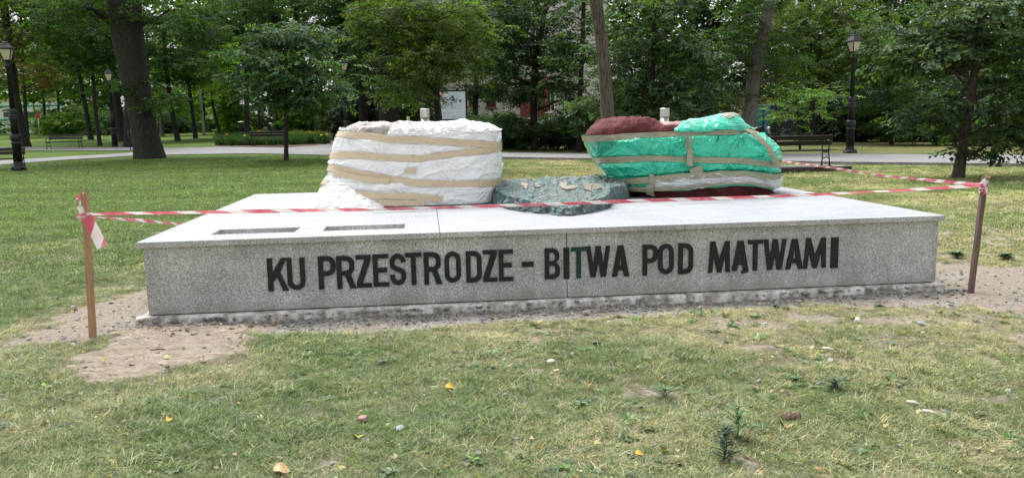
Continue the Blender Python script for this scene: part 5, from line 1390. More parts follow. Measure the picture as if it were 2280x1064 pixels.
bush('dark undergrowth bush between the lamp and the right tree', 2035, 170, 326, 85, 47, DK)
bush('drooping green bush left behind the slim right trunk', 2085, 215, 322, 80, 40, MD, 1.2, G_SMALL, 1.1)
bush('dense green bush touching the right edge of the photo', 2240, 160, 338, 95, 38, DK, 1.2, G_BROAD, 1.2)
bush('dark thicket behind the right-hand lawn strip', 2170, 150, 328, 75, 46, (0.03, 0.055, 0.024))
bush('dark shrub behind the lamp at the right end of the flower bed', 735, 215, 306, 70, 66, (0.03, 0.052, 0.025))
bush('bright green shrub right of the thick trunk behind the flower bed', 680, 205, 302, 42, 64, BR)
bush('light green climbing shrub left of the trunk at the flower bed', 520, 150, 298, 34, 72, BACKLIT)
bush('dark hedge bush at the foot of the white pole', 440, 268, 300, 60, 78, MD)
bush('dark hedge bush between the oak and the white pole', 375, 255, 302, 45, 76, DK)
bush('green shrub behind the bent tree on the left', 160, 235, 304, 60, 76, BR, .8)
bush('dark shrub left behind the second lamp post', 240, 240, 304, 40, 74, MD, .9)
bush('pale green bush under the thin reddish tree', 110, 235, 300, 34, 80, BR, .8)
bush('dark bush filling the gap above the white boulder', 800, 190, 318, 70, 54, (0.03, 0.05, 0.022))
bush('bright shrub seen between the thick trunk and steel pipe', 912, 215, 312, 30, 52, BR, 1.0)

# far wood closing the view: one mass
def woodland(n, seed):
    r = np.random.default_rng(seed)
    P_, tint, rot, sc = [], [], [], []
    m = 0
    px = r.random(n) * 2700 - 210; py = 318 - (r.random(n) ** 0.9) * 420
    Y = 84 + r.random(n) * 16
    th_ = n2(px / 100, py / 60, 0.9, 41, 4)
    # open patches where the sky shows between the crowns on the left
    gap = sstep(0.02, 0.22, n2(px / 60, py / 45, 1.0, 44, 3)) * (px < 760) * (py < 240) * 1.0
    low_left = ((px < 135) & (py > 215) & (py < 300)) * 0.85
    house = ((px > 925) & (px < 1345) & (py < 330)) * 1.0
    keep = r.random(n) > np.maximum(np.maximum(gap, low_left), house)
    px, py, Y, th_ = px[keep], py[keep], Y[keep], th_[keep]; m = len(px)
    d = FPX * CF[None] + (px - W0 / 2)[:, None] * CR[None] + (H0 / 2 - py)[:, None] * CU[None]
    P_ = EYEP + d * (Y / d[:, 1])[:, None]
    bright = (1 - sstep(300, 900, px)) * 1.25 + 0.25 * sstep(1500, 2000, px)  # sunlit leaves on the left: the sunlight is put into the tint
    c = np.array(DK)[None] * (1 - bright[:, None]) + np.array(BR)[None] * bright[:, None]
    c = c * np.clip(1 + 1.2 * th_[:, None] + 0.25 * r.normal(size=(m, 1)), .35, 2.2)
    rot = np.stack([r.normal(size=m) * .4, r.normal(size=m) * .3, r.random(m) * 6.28], -1)
    o = scatter('distant_woodland', P_, rot, 2.0 + 1.4 * r.random(m), r.integers(0, 5, m), c, G_FAR)
    tag(o, 'distant wall of mixed green woodland closing the view', 'woodland')
woodland(15000, 5)
for i, (x, yb, Y, w_) in enumerate([(100, 300, 78, 7), (130, 300, 82, 6), (325, 300, 75, 8), (455, 297, 80, 7), (505, 297, 78, 9), (528, 298, 80, 6), (578, 298, 76, 7), (1560, 315, 62, 9), (1980, 315, 60, 12), (2050, 318, 58, 10), (690, 300, 76, 12)]):
    where = ['behind the thin reddish tree', 'left of the lawn bench', 'just left of the pale-barked tree', 'right behind the white pole', 'far behind the light green climber', 'next to the litter bin', 'behind the sloping dead log', 'above the green boulder', 'right of the alone-standing right lamp', 'in the dark undergrowth at right', 'near the bright shrub by the bed'][i]
    tree('slim far background tree ' + where, (x, yb), Y, [(x, yb), (x - 3 + i % 3 * 3, yb - 90), (x - 6 + i % 4 * 4, yb - 230)], [w_, w_ * .8, w_ * .5], [(x, yb - 190, 55, 60), (x + 10, yb - 130, 40, 25)], [BACKLIT, BR, MD][i % 3] if x < 900 else DK, G_FAR, .55, .8, BARK_D, gl='background trees', branches=6, sides=8)
# leaning dead log by the bench
lg = at(575, 256, 62); lg2 = at(614, 296, 62); gz = float(rise(lg2[0], lg2[1]))
e = empty('leaning_log', (lg2[0], lg2[1], gz), 'bare pale log leaning diagonally behind the flower bed bench', 'log')
link('stem', trunk_mesh([np.array([0, 0, -.1]), (lg + lg2) / 2 - np.array([lg2[0], lg2[1], gz]), lg - np.array([lg2[0], lg2[1], gz])], [.17, .14, .09], 12, 20, .1, 3), BARK, e)

# flower bed -------------------------------------------------------
n = 2600; px = 485 + 245 * rng.random(n); u = (px - 485) / 245
lowb = 327 - 6 * u ** 2 - 1.5 * (1 - u) + 0 * u; hib = 311 - 4 * u
py = hib + (lowb - hib) * rng.random(n)
G_ = np.array([ground(a, b) for a, b in zip(px, py)])
bed = empty('flower_bed', tuple(ground(600, 326)), 'long flower bed of green blade-like leaves with few blooms beside the path', 'flower bed')
Pq = G_ - np.array(bed.location)
c = np.array([0.07, 0.14, 0.04]) * (0.6 + 0.8 * rng.random((n, 1)))
c = np.where(((u > .6) & (py < 316))[:, None], np.array([0.22, 0.27, 0.05]) * (0.7 + .6 * rng.random((n, 1))), c)
scatter('foliage', Pq, np.stack([rng.normal(size=n) * .1, rng.normal(size=n) * .1, rng.random(n) * 6.28], -1), 0.9 + .7 * rng.random(n), rng.integers(0, 3, n), c, G_IRIS, bed, GRASSM)
soilm = plain('bed_soil', (0.06, 0.04, 0.03), (0.12, 0.08, 0.055), 6, .95)
def disc_poly(name, pix, z, mat, parent):
    pts = [ground(*p) for p in pix]; V = [(p[0] - parent.location.x, p[1] - parent.location.y, rise(p[0], p[1]) + z - parent.location.z) for p in pts]
    return link(name, mesh(name, V, [tuple(range(len(V)))]), mat, parent)
disc_poly('soil', [(476, 328), (560, 329.5), (650, 329), (700, 326), (735, 319), (725, 312), (640, 309), (560, 311), (495, 318)], .035, soilm, bed)
PET_O = plain('orange_petals', (0.75, 0.18, 0.02), (0.85, 0.3, 0.03), 9, .6); PET_Y = plain('yellow_petals', (0.8, 0.6, 0.05), (0.85, 0.7, 0.1), 9, .6)
for i, (x, y, mt) in enumerate([(505, 301, PET_O), (690, 296, PET_O), (716, 302, PET_Y), (578, 293, PET_O), (545, 303, PET_Y), (728, 301, PET_Y)]):
    g = ground(x, 322); p = at(x, y, g[1]); b_ = np.array([g[0], g[1], rise(g[0], g[1])])
    m = MB().tube([b_ - np.array(bed.location), p - np.array(bed.location)], .008, 5); o = m.build('flower_stem', plain('stem', (.05, .1, .03), (.07, .13, .04)) if i == 0 else bpy.data.materials['stem'], bed)
    m = MB()
    for q in range(7):
        a = q * .9; c0 = p - np.array(bed.location)
        m.add([tuple(c0), tuple(c0 + np.array([.09 * math.cos(a - .3), .09 * math.sin(a - .3), .04])), tuple(c0 + np.array([.14 * math.cos(a), .14 * math.sin(a), .02])), tuple(c0 + np.array([.09 * math.cos(a + .3), .09 * math.sin(a + .3), .04]))], [(0, 1, 2, 3)])
        m.add([tuple(c0 + np.array([0, 0, -.03])), tuple(c0 + np.array([.05 * math.cos(a), .05 * math.sin(a), .09])), tuple(c0 + np.array([.06 * math.cos(a + .6), .06 * math.sin(a + .6), .09]))], [(0, 1, 2)])
    m.build('bloom', mt, o)

# ================================================================== HOUSE, FENCES, SMALL STREET FURNITURE
PLAST = plain('pale_plaster', (0.60, 0.57, 0.52), (0.72, 0.69, 0.64), 1.5, .9, .3, 30, .01)
REDW = plain('red_brown_paint', (0.20, 0.05, 0.045), (0.27, 0.075, 0.06), 5, .6)
WPAINT = plain('white_paint', (0.75, 0.75, 0.74), (0.8, 0.8, 0.79), 5, .5)
PANE = plain('window_glass', (0.05, 0.06, 0.07), (0.12, 0.14, 0.16), 2, .08)
ROOFM = plain('roof_tiles', (0.2, 0.07, 0.05), (0.3, 0.11, 0.08), 4, .85, .6, 20)
HY = 58.0
house = empty('plastered_house', tuple(at(1130, 320, HY)), 'pale plastered house with dark red door and window frames, behind the trees in the middle', 'house')
hl = np.array(house.location); hl[2] = 0; house.location.z = 0
A = at(915, 320, HY) - hl; B = at(1352, 320, HY) - hl; HH = 11.5; DP = 9.0
def rects(lst): 
    out = []
    for (x0, x1, y0, y1, k_) in lst:
        p0 = at(x0, y1, HY) - hl; p1 = at(x1, y0, HY) - hl; out.append((p0[0], p1[0], p0[2], p1[2], k_))
    return out
OP = rects([(1044, 1064, 190, 236, 'r'), (1082, 1104, 188, 240, 'r'), (1166, 1212, 176, 262, 'd'), (1216, 1236, 180, 250, 'g'), (1306, 1324, 96, 124, 'w'), (955, 980, 170, 230, 'r'), (1040, 1064, 70, 120, 'w'), (1105, 1128, 66, 118, 'w'), (1180, 1204, 60, 112, 'w'), (1250, 1274, 90, 128, 'w'), (985, 1005, 78, 124, 'w'), (1040, 1064, -40, 15, 'w'), (1192, 1214, -45, 12, 'w')])
us = sorted({A[0], B[0], *[q for o in OP for q in o[:2]]}); zs = sorted({-0.5, HH, *[q for o in OP for q in o[2:4]]})
V = []; F = []
for i in range(len(us) - 1):
    for j in range(len(zs) - 1):
        cu, cz = (us[i] + us[i + 1]) / 2, (zs[j] + zs[j + 1]) / 2
        if any(o[0] < cu < o[1] and o[2] < cz < o[3] for o in OP): continue
        n = len(V); V += [(us[i], 0, zs[j]), (us[i + 1], 0, zs[j]), (us[i + 1], 0, zs[j + 1]), (us[i], 0, zs[j + 1])]; F.append((n, n + 1, n + 2, n + 3))
for o in OP:
    for (a, b) in (((o[0], o[2]), (o[1], o[2])), ((o[1], o[2]), (o[1], o[3])), ((o[1], o[3]), (o[0], o[3])), ((o[0], o[3]), (o[0], o[2]))):
        n = len(V); V += [(a[0], 0, a[1]), (a[0], .18, a[1]), (b[0], .18, b[1]), (b[0], 0, b[1])]; F.append((n, n + 1, n + 2, n + 3))
for pts in ([(A[0], 0), (A[0], DP)], [(A[0], DP), (B[0], DP)], [(B[0], DP), (B[0], 0)]):
    n = len(V); V += [(*pts[0], -.5), (*pts[1], -.5), (*pts[1], HH), (*pts[0], HH)]; F.append((n, n + 1, n + 2, n + 3))
mw = mesh('wall', V, F); bm = bmesh.new(); bm.from_mesh(mw); bmesh.ops.remove_doubles(bm, verts=bm.verts, dist=1e-4); bm.to_mesh(mw); bm.free()
link('wall', mw, PLAST, house)
for (x0, x1, z0, z1, kd) in OP:
    w_, h_ = x1 - x0, z1 - z0; cx, cz = (x0 + x1) / 2, (z0 + z1) / 2
    fm = REDW if kd in 'rd' else WPAINT
    if kd == 'd':
        d_ = MB(); d_.box((cx, .12, cz), (w_, .05, h_))
        d = d_.build('door', REDW, house)
        for q in range(7): MB().box((x0 + (q + .5) * w_ / 7, .08, cz), (w_ / 7 - .03, .03, h_ - .1)).build('plank', REDW, d)
        MB().box((x0 - .12, -.03, cz), (.24, .06, h_ + .3)).build('door_frame', REDW, house); MB().box((x1 + .12, -.03, cz), (.24, .06, h_ + .3)).build('door_frame', REDW, house)
        continue
    f = MB(); t_ = .09
    for c_b, s_b in (((cx, .06, z0 + t_ / 2), (w_, .1, t_)), ((cx, .06, z1 - t_ / 2), (w_, .1, t_)), ((x0 + t_ / 2, .06, cz), (t_, .1, h_ - 2 * t_)), ((x1 - t_ / 2, .06, cz), (t_, .1, h_ - 2 * t_)), ((cx, .06, cz), (.06, .08, h_ - 2 * t_))): f.box(c_b, s_b)
    fo_ = f.build('window_frame', fm, house); MB().box((cx, .13, cz), (w_ - .04, .02, h_ - .04)).build('pane', PANE, fo_)
    MB().box((cx, -.04, z0 - .05), (w_ + .2, .14, .07)).build('sill', fm, house)
MB().box(((A[0] + B[0]) / 2, -.06, 5.1), (B[0] - A[0], .12, .18)).build('cornice', PLAST, house)
rf = [(A[0] - .4, -.5, HH), (B[0] + .4, -.5, HH), (B[0] + .4, DP + .5, HH), (A[0] - .4, DP + .5, HH), (A[0] - .4, DP / 2, HH + 3.5), (B[0] + .4, DP / 2, HH + 3.5)]
link('roof', mesh('roof', rf, [(0, 1, 5, 4), (2, 3, 4, 5), (0, 4, 3), (1, 2, 5), (3, 2, 1, 0)]), ROOFM, house)

def simple_building(name, px0, px1, ytop, Y, mats, label, bands, cat='building'):
    a = at(px0, 300, Y); b = at(px1, 300, Y); top = at((px0 + px1) / 2, ytop, Y)[2]
    cx = (a[0] + b[0]) / 2; gz = float(rise(cx, Y)); e = empty(name, (cx, Y, gz), label, cat)
    w_ = b[0] - a[0]; H = top - gz
    MB().box((0, 3.1, H / 2), (w_, 6, H)).build('wall', mats[0], e)
    for (z0, z1, m_) in bands: MB().box((0, .06, (z0 + z1) / 2 * H), (w_ - .2, .12, (z1 - z0) * H)).build('band', m_, e)
    MB().box((0, 3.1, H + .1), (w_ + .6, 6.6, .2)).build('roof', mats[1], e)
    nwin = max(3, int(w_ / 3))
    for i in range(nwin):
        x = -w_ / 2 + (i + .5) * w_ / nwin
        f = MB().box((x, .02, H * .5), (1.2, .1, H * .16)).build('window', WPAINT, e); MB().box((x, -.035, H * .5), (1.06, .02, H * .13)).build('pane', PANE, f)
    return e
TEAL = plain('teal_paint', (0.03, 0.28, 0.27), (0.05, 0.36, 0.34), 3, .6); YEL = plain('ochre_paint', (0.6, 0.45, 0.2), (0.7, 0.55, 0.28), 3, .7)
simple_building('white_hall', -160, 150, 214, 118, (WPAINT, ROOFM), 'long low white hall with teal and ochre bands far behind the left trees', [(.36, .39, TEAL), (.70, .74, TEAL), (.84, .95, YEL)])
simple_building('pale_block', 330, 480, 200, 125, (PLAST, ROOFM), 'pale distant block glimpsed between trunks behind the white pole', [(.55, .6, WPAINT)])
simple_building('red_roofed_shed', 1628, 1722, 224, 62, (PLAST, ROOFM), 'small shed with reddish roof edge behind the grey-barked tree', [(.9, .99, ROOFM)], 'shed')

# turquoise wire panel and corrugated fence
TURQ = plain('turquoise_sheet', (0.05, 0.25, 0.32), (0.09, 0.36, 0.42), 3, .6)
COR = plain('dark_corrugated_metal', (0.03, 0.04, 0.045), (0.06, 0.075, 0.08), 3, .6)
def cor_fence(name, px0, px1, ytop, Y, mat, label, npan, cat='fence', ribs=9):
    a = at(px0, 300, Y); b = at(px1, 300, Y); top = at((px0 + px1) / 2, ytop, Y)[2]; cx = (a[0] + b[0]) / 2; gz = float(rise(cx, Y))
    e = empty(name, (cx, Y, gz), label, cat); w_ = (b[0] - a[0]) / npan; H = top - gz
    V = []; F = []
    for i in range(ribs * 4 + 1):
        x = -w_ / 2 + w_ * i / (ribs * 4) * .985; y = .025 * (1 if i % 4 in (1, 2) else -1); V += [(x, y, 0), (x, y, H)]
    n = len(V); V += [(v[0], v[1] + .004, v[2]) for v in V]
    for i in range(ribs * 4): F.append((2 * i, 2 * i + 2, 2 * i + 3, 2 * i + 1)); F.append((n + 2 * i + 1, n + 2 * i + 3, n + 2 * i + 2, n + 2 * i))
    for i in range(ribs * 4): F.append((2 * i + 1, 2 * i + 3, n + 2 * i + 3, n + 2 * i + 1))
    me = mesh('panel', V, F)
    for i in range(npan): link('panel', me, mat, e, (a[0] - cx + w_ * (i + .5), 0, .05))
    for i in range(npan + 1): MB().box((a[0] - cx + w_ * i, .06, H / 2), (.06, .06, H + .1)).build('post', IRON, e)
    return e
cor_fence('corrugated_fence', 1712, 2050, 232, 53, COR, 'dark corrugated metal fence in the shade behind the bench and right lamp', 6)
cor_fence('turquoise_fence', 1672, 1714, 236, 52, TURQ, 'turquoise corrugated panel behind the parked motorcycle', 1)
cor_fence('board_fence', 700, 925, 262, 62, plain('brown_boards', (0.05, 0.035, 0.03), (0.09, 0.065, 0.05), 3, .8), 'low dark brown fence behind the lamps above the white boulder', 6)

# motorcycle behind the bench
mY = 46.0; mc = at(1694, 296, mY); mz = max(0.0, float(mc[2])) * 0
moto = empty('parked_motorcycle', (mc[0] - .15, mY, 0), 'black motorcycle with chrome parts parked in front of the turquoise fence panel', 'motorcycle')
RUB = plain('black_rubber', (.01, .01, .01), (.02, .02, .02), 5, .8); CHR = plain('chrome', (.6, .6, .62), (.7, .7, .7), 5, .2, metallic=.9); BLK = plain('black_gloss_paint', (.01, .01, .012), (.015, .015, .018), 5, .2)
def wheel(x):
    V = []; n = 28; m = 8
    for i in range(n):
        for j in range(m):
            a = i / n * 6.2832; b = j / m * 6.2832; R = .27 + .055 * math.cos(b); V.append((x + R * math.cos(a), .06 * math.sin(b), .325 + R * math.sin(a)))
    Q = [(i * m + j, ((i + 1) % n) * m + j, ((i + 1) % n) * m + (j + 1) % m, i * m + (j + 1) % m) for i in range(n) for j in range(m)]
    w_ = link('wheel', mesh('wheel', V, Q, True), RUB, moto)
    sp_ = MB()
    for i in range(10): a = i * .628; sp_.tube([(x, 0, .325), (x + .23 * math.cos(a), 0, .325 + .23 * math.sin(a))], .008, 4)
    sp_.lathe([(.05, -.03), (.05, .03)], (x, 0, .325), 10); sp_.build('spokes', CHR, w_)['kind'] = 'stuff'
wheel(-.72); wheel(.78)
MB().tube([(-.35, 0, .72), (-.1, 0, .86), (.18, 0, .88), (.36, 0, .8)], [.08, .15, .16, .08], 12).build('fuel_tank', BLK, moto, True)
MB().tube([(-.95, 0, .74), (-.7, 0, .72), (-.4, 0, .74), (-.3, 0, .78)], [.07, .12, .12, .08], 10).build('saddle', RUB, moto, True)
MB().box((0, 0, .45), (.45, .28, .32)).box((.05, 0, .65), (.2, .24, .14), Matrix.Rotation(.4, 3, 'Y')).build('engine', CHR, moto, bevel=.03)
MB().tube([(.78, .09, .33), (.5, .09, .98)], .022, 8).tube([(.78, -.09, .33), (.5, -.09, .98)], .022, 8).build('fork', CHR, moto, True)['kind'] = 'stuff'
MB().tube([(.3, -.38, 1.05), (.42, -.2, 1.1), (.48, 0, 1.02), (.42, .2, 1.1), (.3, .38, 1.05)], .016, 8).build('handlebar', BLK, moto, True)
MB().tube([(.52, 0, .92), (.6, 0, .93), (.66, 0, .93)], [.05, .09, .085], 12).build('headlight', CHR, moto, True)
MB().tube([(.1, -.16, .3), (-.4, -.2, .28), (-.95, -.2, .34)], [.03, .04, .05], 10).build('exhaust', CHR, moto, True)
MB().tube([(-.98, 0, .55), (-.85, 0, .68), (-.68, 0, .7)], [.05, .08, .05], 8).build('rear_mudguard', BLK, moto, True)
e = empty('thin_post', tuple(np.array([at(1699, 290, 44)[0], 44, 0])), 'thin black post rising over the motorcycle', 'post'); MB().lathe([(.045, -.1), (.045, at(1699, 240, 44)[2])], n=10).build('pole', IRON, e)

# notice board ------------------------------------------------------
nY = 40.0; p0 = at(981, 266, nY); p1 = at(1036, 204, nY); w_ = p1[0] - p0[0]; h_ = p1[2] - p0[2]; bz = p0[2]
nb = empty('notice_board', (float((p0[0] + p1[0]) / 2), nY, 0), 'white notice board with a small red emblem and lines of print, black frame', 'notice board')
BOARD = plain('white_board', (0.62, 0.68, 0.74), (0.66, 0.72, 0.78), 1, .5); INK = plain('grey_print', (.12, .14, .18), (.2, .22, .26), 9, .7); NAVY = plain('navy_print', (.01, .03, .1), (.02, .05, .16), 9, .6)
MB().box((0, 0, bz + h_ / 2), (w_, .03, h_)).build('panel', BOARD, nb)
f = MB(); f.box((-w_ / 2 - .03, 0, (bz + h_) / 2), (.06, .08, bz + h_ + .3)); f.build('post', IRON, nb)
MB().box((w_ / 2 + .04, 0, (bz + h_) / 2), (.09, .08, bz + h_ + .3)).build('post', IRON, nb)
MB().box((0, 0, bz - .04), (w_, .06, .07)).build('rail', IRON, nb); MB().box((0, 0, bz + h_ + .04), (w_, .06, .07)).build('rail', IRON, nb)
def onb(x0, x1, y0, y1):  # zoom pixels of the board (11.82 per photo pixel)
    a = at(960 + x0 / 11.82, 190 + y1 / 11.82, nY); b = at(960 + x1 / 11.82, 190 + y0 / 11.82, nY)
    return ((a[0] + b[0]) / 2 - nb.location.x, -.019, (a[2] + b[2]) / 2), (b[0] - a[0], .006, b[2] - a[2])
MB().box(*onb(530, 590, 280, 350)).build('navy_square', NAVY, nb); MB().box(*onb(745, 795, 390, 448)).build('navy_square', NAVY, nb)
c0, s0_ = onb(250, 345, 185, 270)
MB().add([(c0[0] - s0_[0] / 2, -.02, c0[2] + .06), (c0[0] - .08, -.02, c0[2] - s0_[2] / 2), (c0[0] + .08, -.02, c0[2] - s0_[2] / 2), (c0[0] + s0_[0] / 2, -.02, c0[2] + .06), (c0[0] + .06, -.02, c0[2] + .02), (c0[0], -.02, c0[2] + s0_[2] / 2), (c0[0] - .06, -.02, c0[2] + .02)], [(0, 1, 2, 3, 4, 5, 6)]).build('emblem', PET_O, nb)
MB().add([(c0[0] - .04, -.024, c0[2] + .08), (c0[0], -.024, c0[2] - .05), (c0[0] + .04, -.024, c0[2] + .08)], [(0, 1, 2)]).build('emblem', plain('red_print', (.5, .03, .03), (.55, .05, .04)), nb)
tl = MB(); rr_ = random.Random(4)
for (x0, x1, y) in [(590, 740, 222), (600, 700, 262), (250, 510, 310), (610, 800, 296), (290, 520, 352), (560, 720, 356), (740, 820, 360), (290, 620, 385), (290, 480, 410), (300, 700, 433), (290, 650, 455), (310, 820, 470), (300, 430, 495), (290, 590, 516), (370, 800, 528), (400, 600, 552), (300, 660, 600), (500, 800, 612), (300, 500, 725), (310, 490, 748), (260, 640, 815), (570, 840, 832)]:
    x = x0
    while x < x1:
        q = min(x1, x + rr_.uniform(18, 60)); a, b = onb(x, q, y, y + 6); tl.box(a, b); x = q + 8
tl.build('print_lines', INK, nb)['kind'] = 'stuff'

# other small things -------------------------------------------------
def post_thing(name, px, ybase, ytop, r, lean_px, mat, label, cat, Y=None):
    g = ground(px, ybase); Y = Y or g[1]; g = at(px, ybase, Y); gz = float(rise(g[0], g[1])); e = empty(name, (g[0], Y, gz), label, cat)
    t = at(px + lean_px, ytop, Y) - np.array([g[0], Y, gz])
    V, F = tube([np.array([0, 0, -.1]), t * .5, t], [r, r * .9, r * .75], 10); link('pole', mesh('pole', V, F, True), mat, e); return e, t
post_thing('concrete_pole', 455, 300, 158, .13, -15, plain('pale_concrete_pole', (.42, .42, .4), (.55, .54, .52), 5, .8), 'tall thin white concrete pole leaning slightly on the lawn', 'pole')
e, t = post_thing('sign_post', 88, 305, 256, .045, -3, STEEL, 'small red sign on a thin pale post beside the distant left lamp', 'sign')
REDS = plain('red_sign', (.55, .03, .02), (.6, .05, .03), 5, .5); MB().box((t[0], -.05, t[2] - .1), (.34, .03, .42)).build('sign_plate', REDS, e)
g = ground(298, 340); e = empty('narrow_rack', tuple(g), 'narrow black rack of vertical bars seen edge on, left of the oak base', 'rack')
mpp = g[1] / FPX
MB().tube([(0, 0, 0), (-.06, 0, 52 * mpp)], .035, 8).build('post', IRON, e, True); MB().tube([(-.16, 0, .12), (-.22, 0, 50 * mpp)], .022, 8).build('post', IRON, e, True)
for i in range(5): MB().box((-.10 - .01 * i, 0, (.3 + i * .19) * 1.0), (.13, .03, .04)).build('crossbar', IRON, e)
g = ground(539, 306); e = empty('litter_bin', tuple(g), 'black litter bin with pale lid beside the trunk at the flower bed', 'litter bin')
MB().lathe([(.05, -.05), (.05, .35)], n=10).build('foot', IRON, e); MB().lathe([(.22, .35), (.27, .95), (.25, .96)], n=16).build('bin_body', IRON, e, True); MB().lathe([(.30, 1.12), (.30, 1.15), (.05, 1.22)], n=16).build('lid', STEEL, e); MB().tube([(-.24, 0, .9), (-.24, 0, 1.13)], .015, 6).tube([(.24, 0, .9), (.24, 0, 1.13)], .015, 6).build('lid_rod', IRON, e)['kind'] = 'stuff'
e, t = post_thing('stone_bollard', 909, 318, 259.5, .10, 0, plain('pale_stone_post', (.3, .3, .2), (.42, .4, .28), 6, .9), 'pale mossy stone post left of the steel pipe behind the white boulder', 'bollard', Y=40)

# ================================================================== LITTER ON THE GROUND
def pebble(seed, flat=.6):
    bm = bmesh.new(); bmesh.ops.create_icosphere(bm, subdivisions=1, radius=1); r = random.Random(seed)
    for v in bm.verts: v.co *= 0.7 + .5 * r.random(); v.co.z *= flat
    me = bpy.data.meshes.new('pebble'); bm.to_mesh(me); bm.free()
    fattr(me, 'lv', [0.5] * len(me.vertices)); me.materials.append(STONEM); return me
k = N('tinted_stone'); k.bump(k.noise(3, 4), .5, .2); STONEM = k.set(Base_Color=k.mix(1.0, k.attr('tint', 'INSTANCER', 'Color'), k.ramp(k.noise(2.5, 4), [(.3, .75), (.7, 1.2)]), 'MULTIPLY'), Roughness=.9)
G_PEB = gn_scatter(src_collection('pebble', [pebble(i, .45 + .08 * i) for i in range(5)]))
n = 16000; Yq = 4.2 + 5 * rng.random(n) ** 1.1; Xq = (rng.random(n) * 2 - 1) * Yq * .68
so, sa, st_, dr = masks(Xq, Yq)
pr = (st_ * 2.6 + .4 * so + .015) * (0.35 + 1.3 * (n2(Xq, Yq, 1.8, 55) > 0)) * (1 - .5 * sa)
kp_ = (rng.random(n) < pr) & ~in_plinth(Xq, Yq, 0.0); Xq, Yq = Xq[kp_], Yq[kp_]; m = len(Xq)
c = np.array([.30, .29, .275]) * (0.6 + .8 * rng.random((m, 1))); c = np.where(rng.random((m, 1)) < .12, np.array([.55, .53, .5]), c)
c = np.where((masks(Xq, Yq)[1] > .4)[:, None], np.array([.42, .35, .27]) * (0.6 + .7 * rng.random((m, 1))), c)
k2 = 5200; uu = rng.random(k2) * (PW + .3) - .15; vv = -(.03 + np.abs(rng.normal(size=k2)) * .12); sel = rng.random(k2) < .25 + 1.1 * (n2(uu, vv, 2.2, 88) > -.05); uu, vv = uu[sel], vv[sel]
Q_ = O[None] + uu[:, None] * E_[None] + vv[:, None] * N_[None]; zz = relief(Q_[:, 0], Q_[:, 1]) + np.where(vv > -.05, .04, 0) + .002
PX_ = np.concatenate([np.stack([Xq, Yq, relief(Xq, Yq) + .001], -1), np.stack([Q_[:, 0], Q_[:, 1], zz], -1)]); m2 = len(Q_)
c = np.concatenate([c, np.array([.36, .335, .30]) * (.6 + .9 * rng.random((m2, 1)))]); SC_ = np.concatenate([.005 + .022 * rng.random(m) ** 5, .004 + .022 * rng.random(m2) ** 3.5]); m = len(PX_)
tag(scatter('gravel', PX_, rng.random((m, 3)) * np.array([.6, .6, 6.28]), SC_, rng.integers(0, 5, m), c, G_PEB), 'grey gravel and crumbs of mortar strewn along the plinth footing', 'gravel')
def leafmesh(seed):
    r = random.Random(seed); V = [(0, 0, 0)]; n = 9
    for i in range(n):
        a = i / (n - 1) * 4.7 - 2.35; R = 1 - .35 * abs(math.sin(a * 2.2)) * (seed % 2); V.append((R * math.cos(a) * .9, R * math.sin(a) * .75, .25 * abs(math.sin(a)) * r.random() + .05))
    me = mesh('fallen_leaf', V, [(0, i, i + 1) for i in range(1, n)]); me.materials.append(GRASSM); fattr(me, 'lv', [.5] * len(V)); return me
leafs = [leafmesh(i) for i in range(4)]
G_LEAF = gn_scatter(src_collection('leaf_litter', leafs))
n = 1500; Yq = 3 + 26 * rng.random(n) ** 1.5; Xq = (rng.random(n) * 2 - 1) * Yq * .68; kp_ = ~in_plinth(Xq, Yq); Xq, Yq = Xq[kp_], Yq[kp_]; m = len(Xq)
pal = np.array([[.45, .28, .08], [.38, .28, .16], [.6, .5, .3], [.22, .14, .09], [.5, .42, .2], [.17, .22, .08]])
tag(scatter('leaf_litter', np.stack([Xq, Yq, relief(Xq, Yq) + .012 + .01 * rng.random(m)], -1), rng.normal(size=(m, 3)) * np.array([.4, .4, 3]), np.where(Yq > 12, .03, .012) + .012 * rng.random(m), rng.integers(0, 4, m), pal[rng.integers(0, 6, m)], G_LEAF), 'small dry leaves and petals scattered over the grass', 'leaf litter')
# pale stones and chips in the grass: stuff
n = 420; Yq = 3 + 5 * rng.random(n); Xq = (rng.random(n) * 2 - 1) * Yq * .68; kp_ = ~in_plinth(Xq, Yq); Xq, Yq = Xq[kp_], Yq[kp_]; m = len(Xq)
c = np.array([.55, .55, .53]) * (0.5 + .6 * rng.random((m, 1)))
tag(scatter('stone_chips', np.stack([Xq, Yq, relief(Xq, Yq) + .008], -1), rng.random((m, 3)) * np.array([.6, .6, 6.28]), .006 + .014 * rng.random(m) ** 3, rng.integers(0, 5, m), c, G_PEB), 'pale stone chips lying in the front grass', 'stone chips')

def rosette(seed):
    r = random.Random(seed); V = []; F = []; lv = []
    for i in range(9):
        a = i * 2.4 + r.random() * .6; d = np.array([math.cos(a), math.sin(a), .35 + .5 * r.random()]); s_ = np.array([-math.sin(a), math.cos(a), 0]); L = .7 + .5 * r.random(); k0 = len(V); v = r.random()
        for t, q in ((0, .08), (.4, .16), (.75, .24), (1, .05)):
            c = d * L * t - np.array([0, 0, .45 * L * t * t]); V += [tuple(c - s_ * q), tuple(c + s_ * q)]
        lv += [v] * 8
        F += [(k0 + 2 * j, k0 + 2 * j + 1, k0 + 2 * j + 3, k0 + 2 * j + 2) for j in range(3)]
    me = mesh('rosette', V, F); me.materials.append(GRASSM); fattr(me, 'lv', lv); return me
G_ROS = gn_scatter(src_collection('rosette', [rosette(i) for i in range(4)]))
n = 5200; Yq = 3 + 9 * rng.random(n) ** 1.3; Xq = (rng.random(n) * 2 - 1) * Yq * .68
so, sa, st_, dr = masks(Xq, Yq)
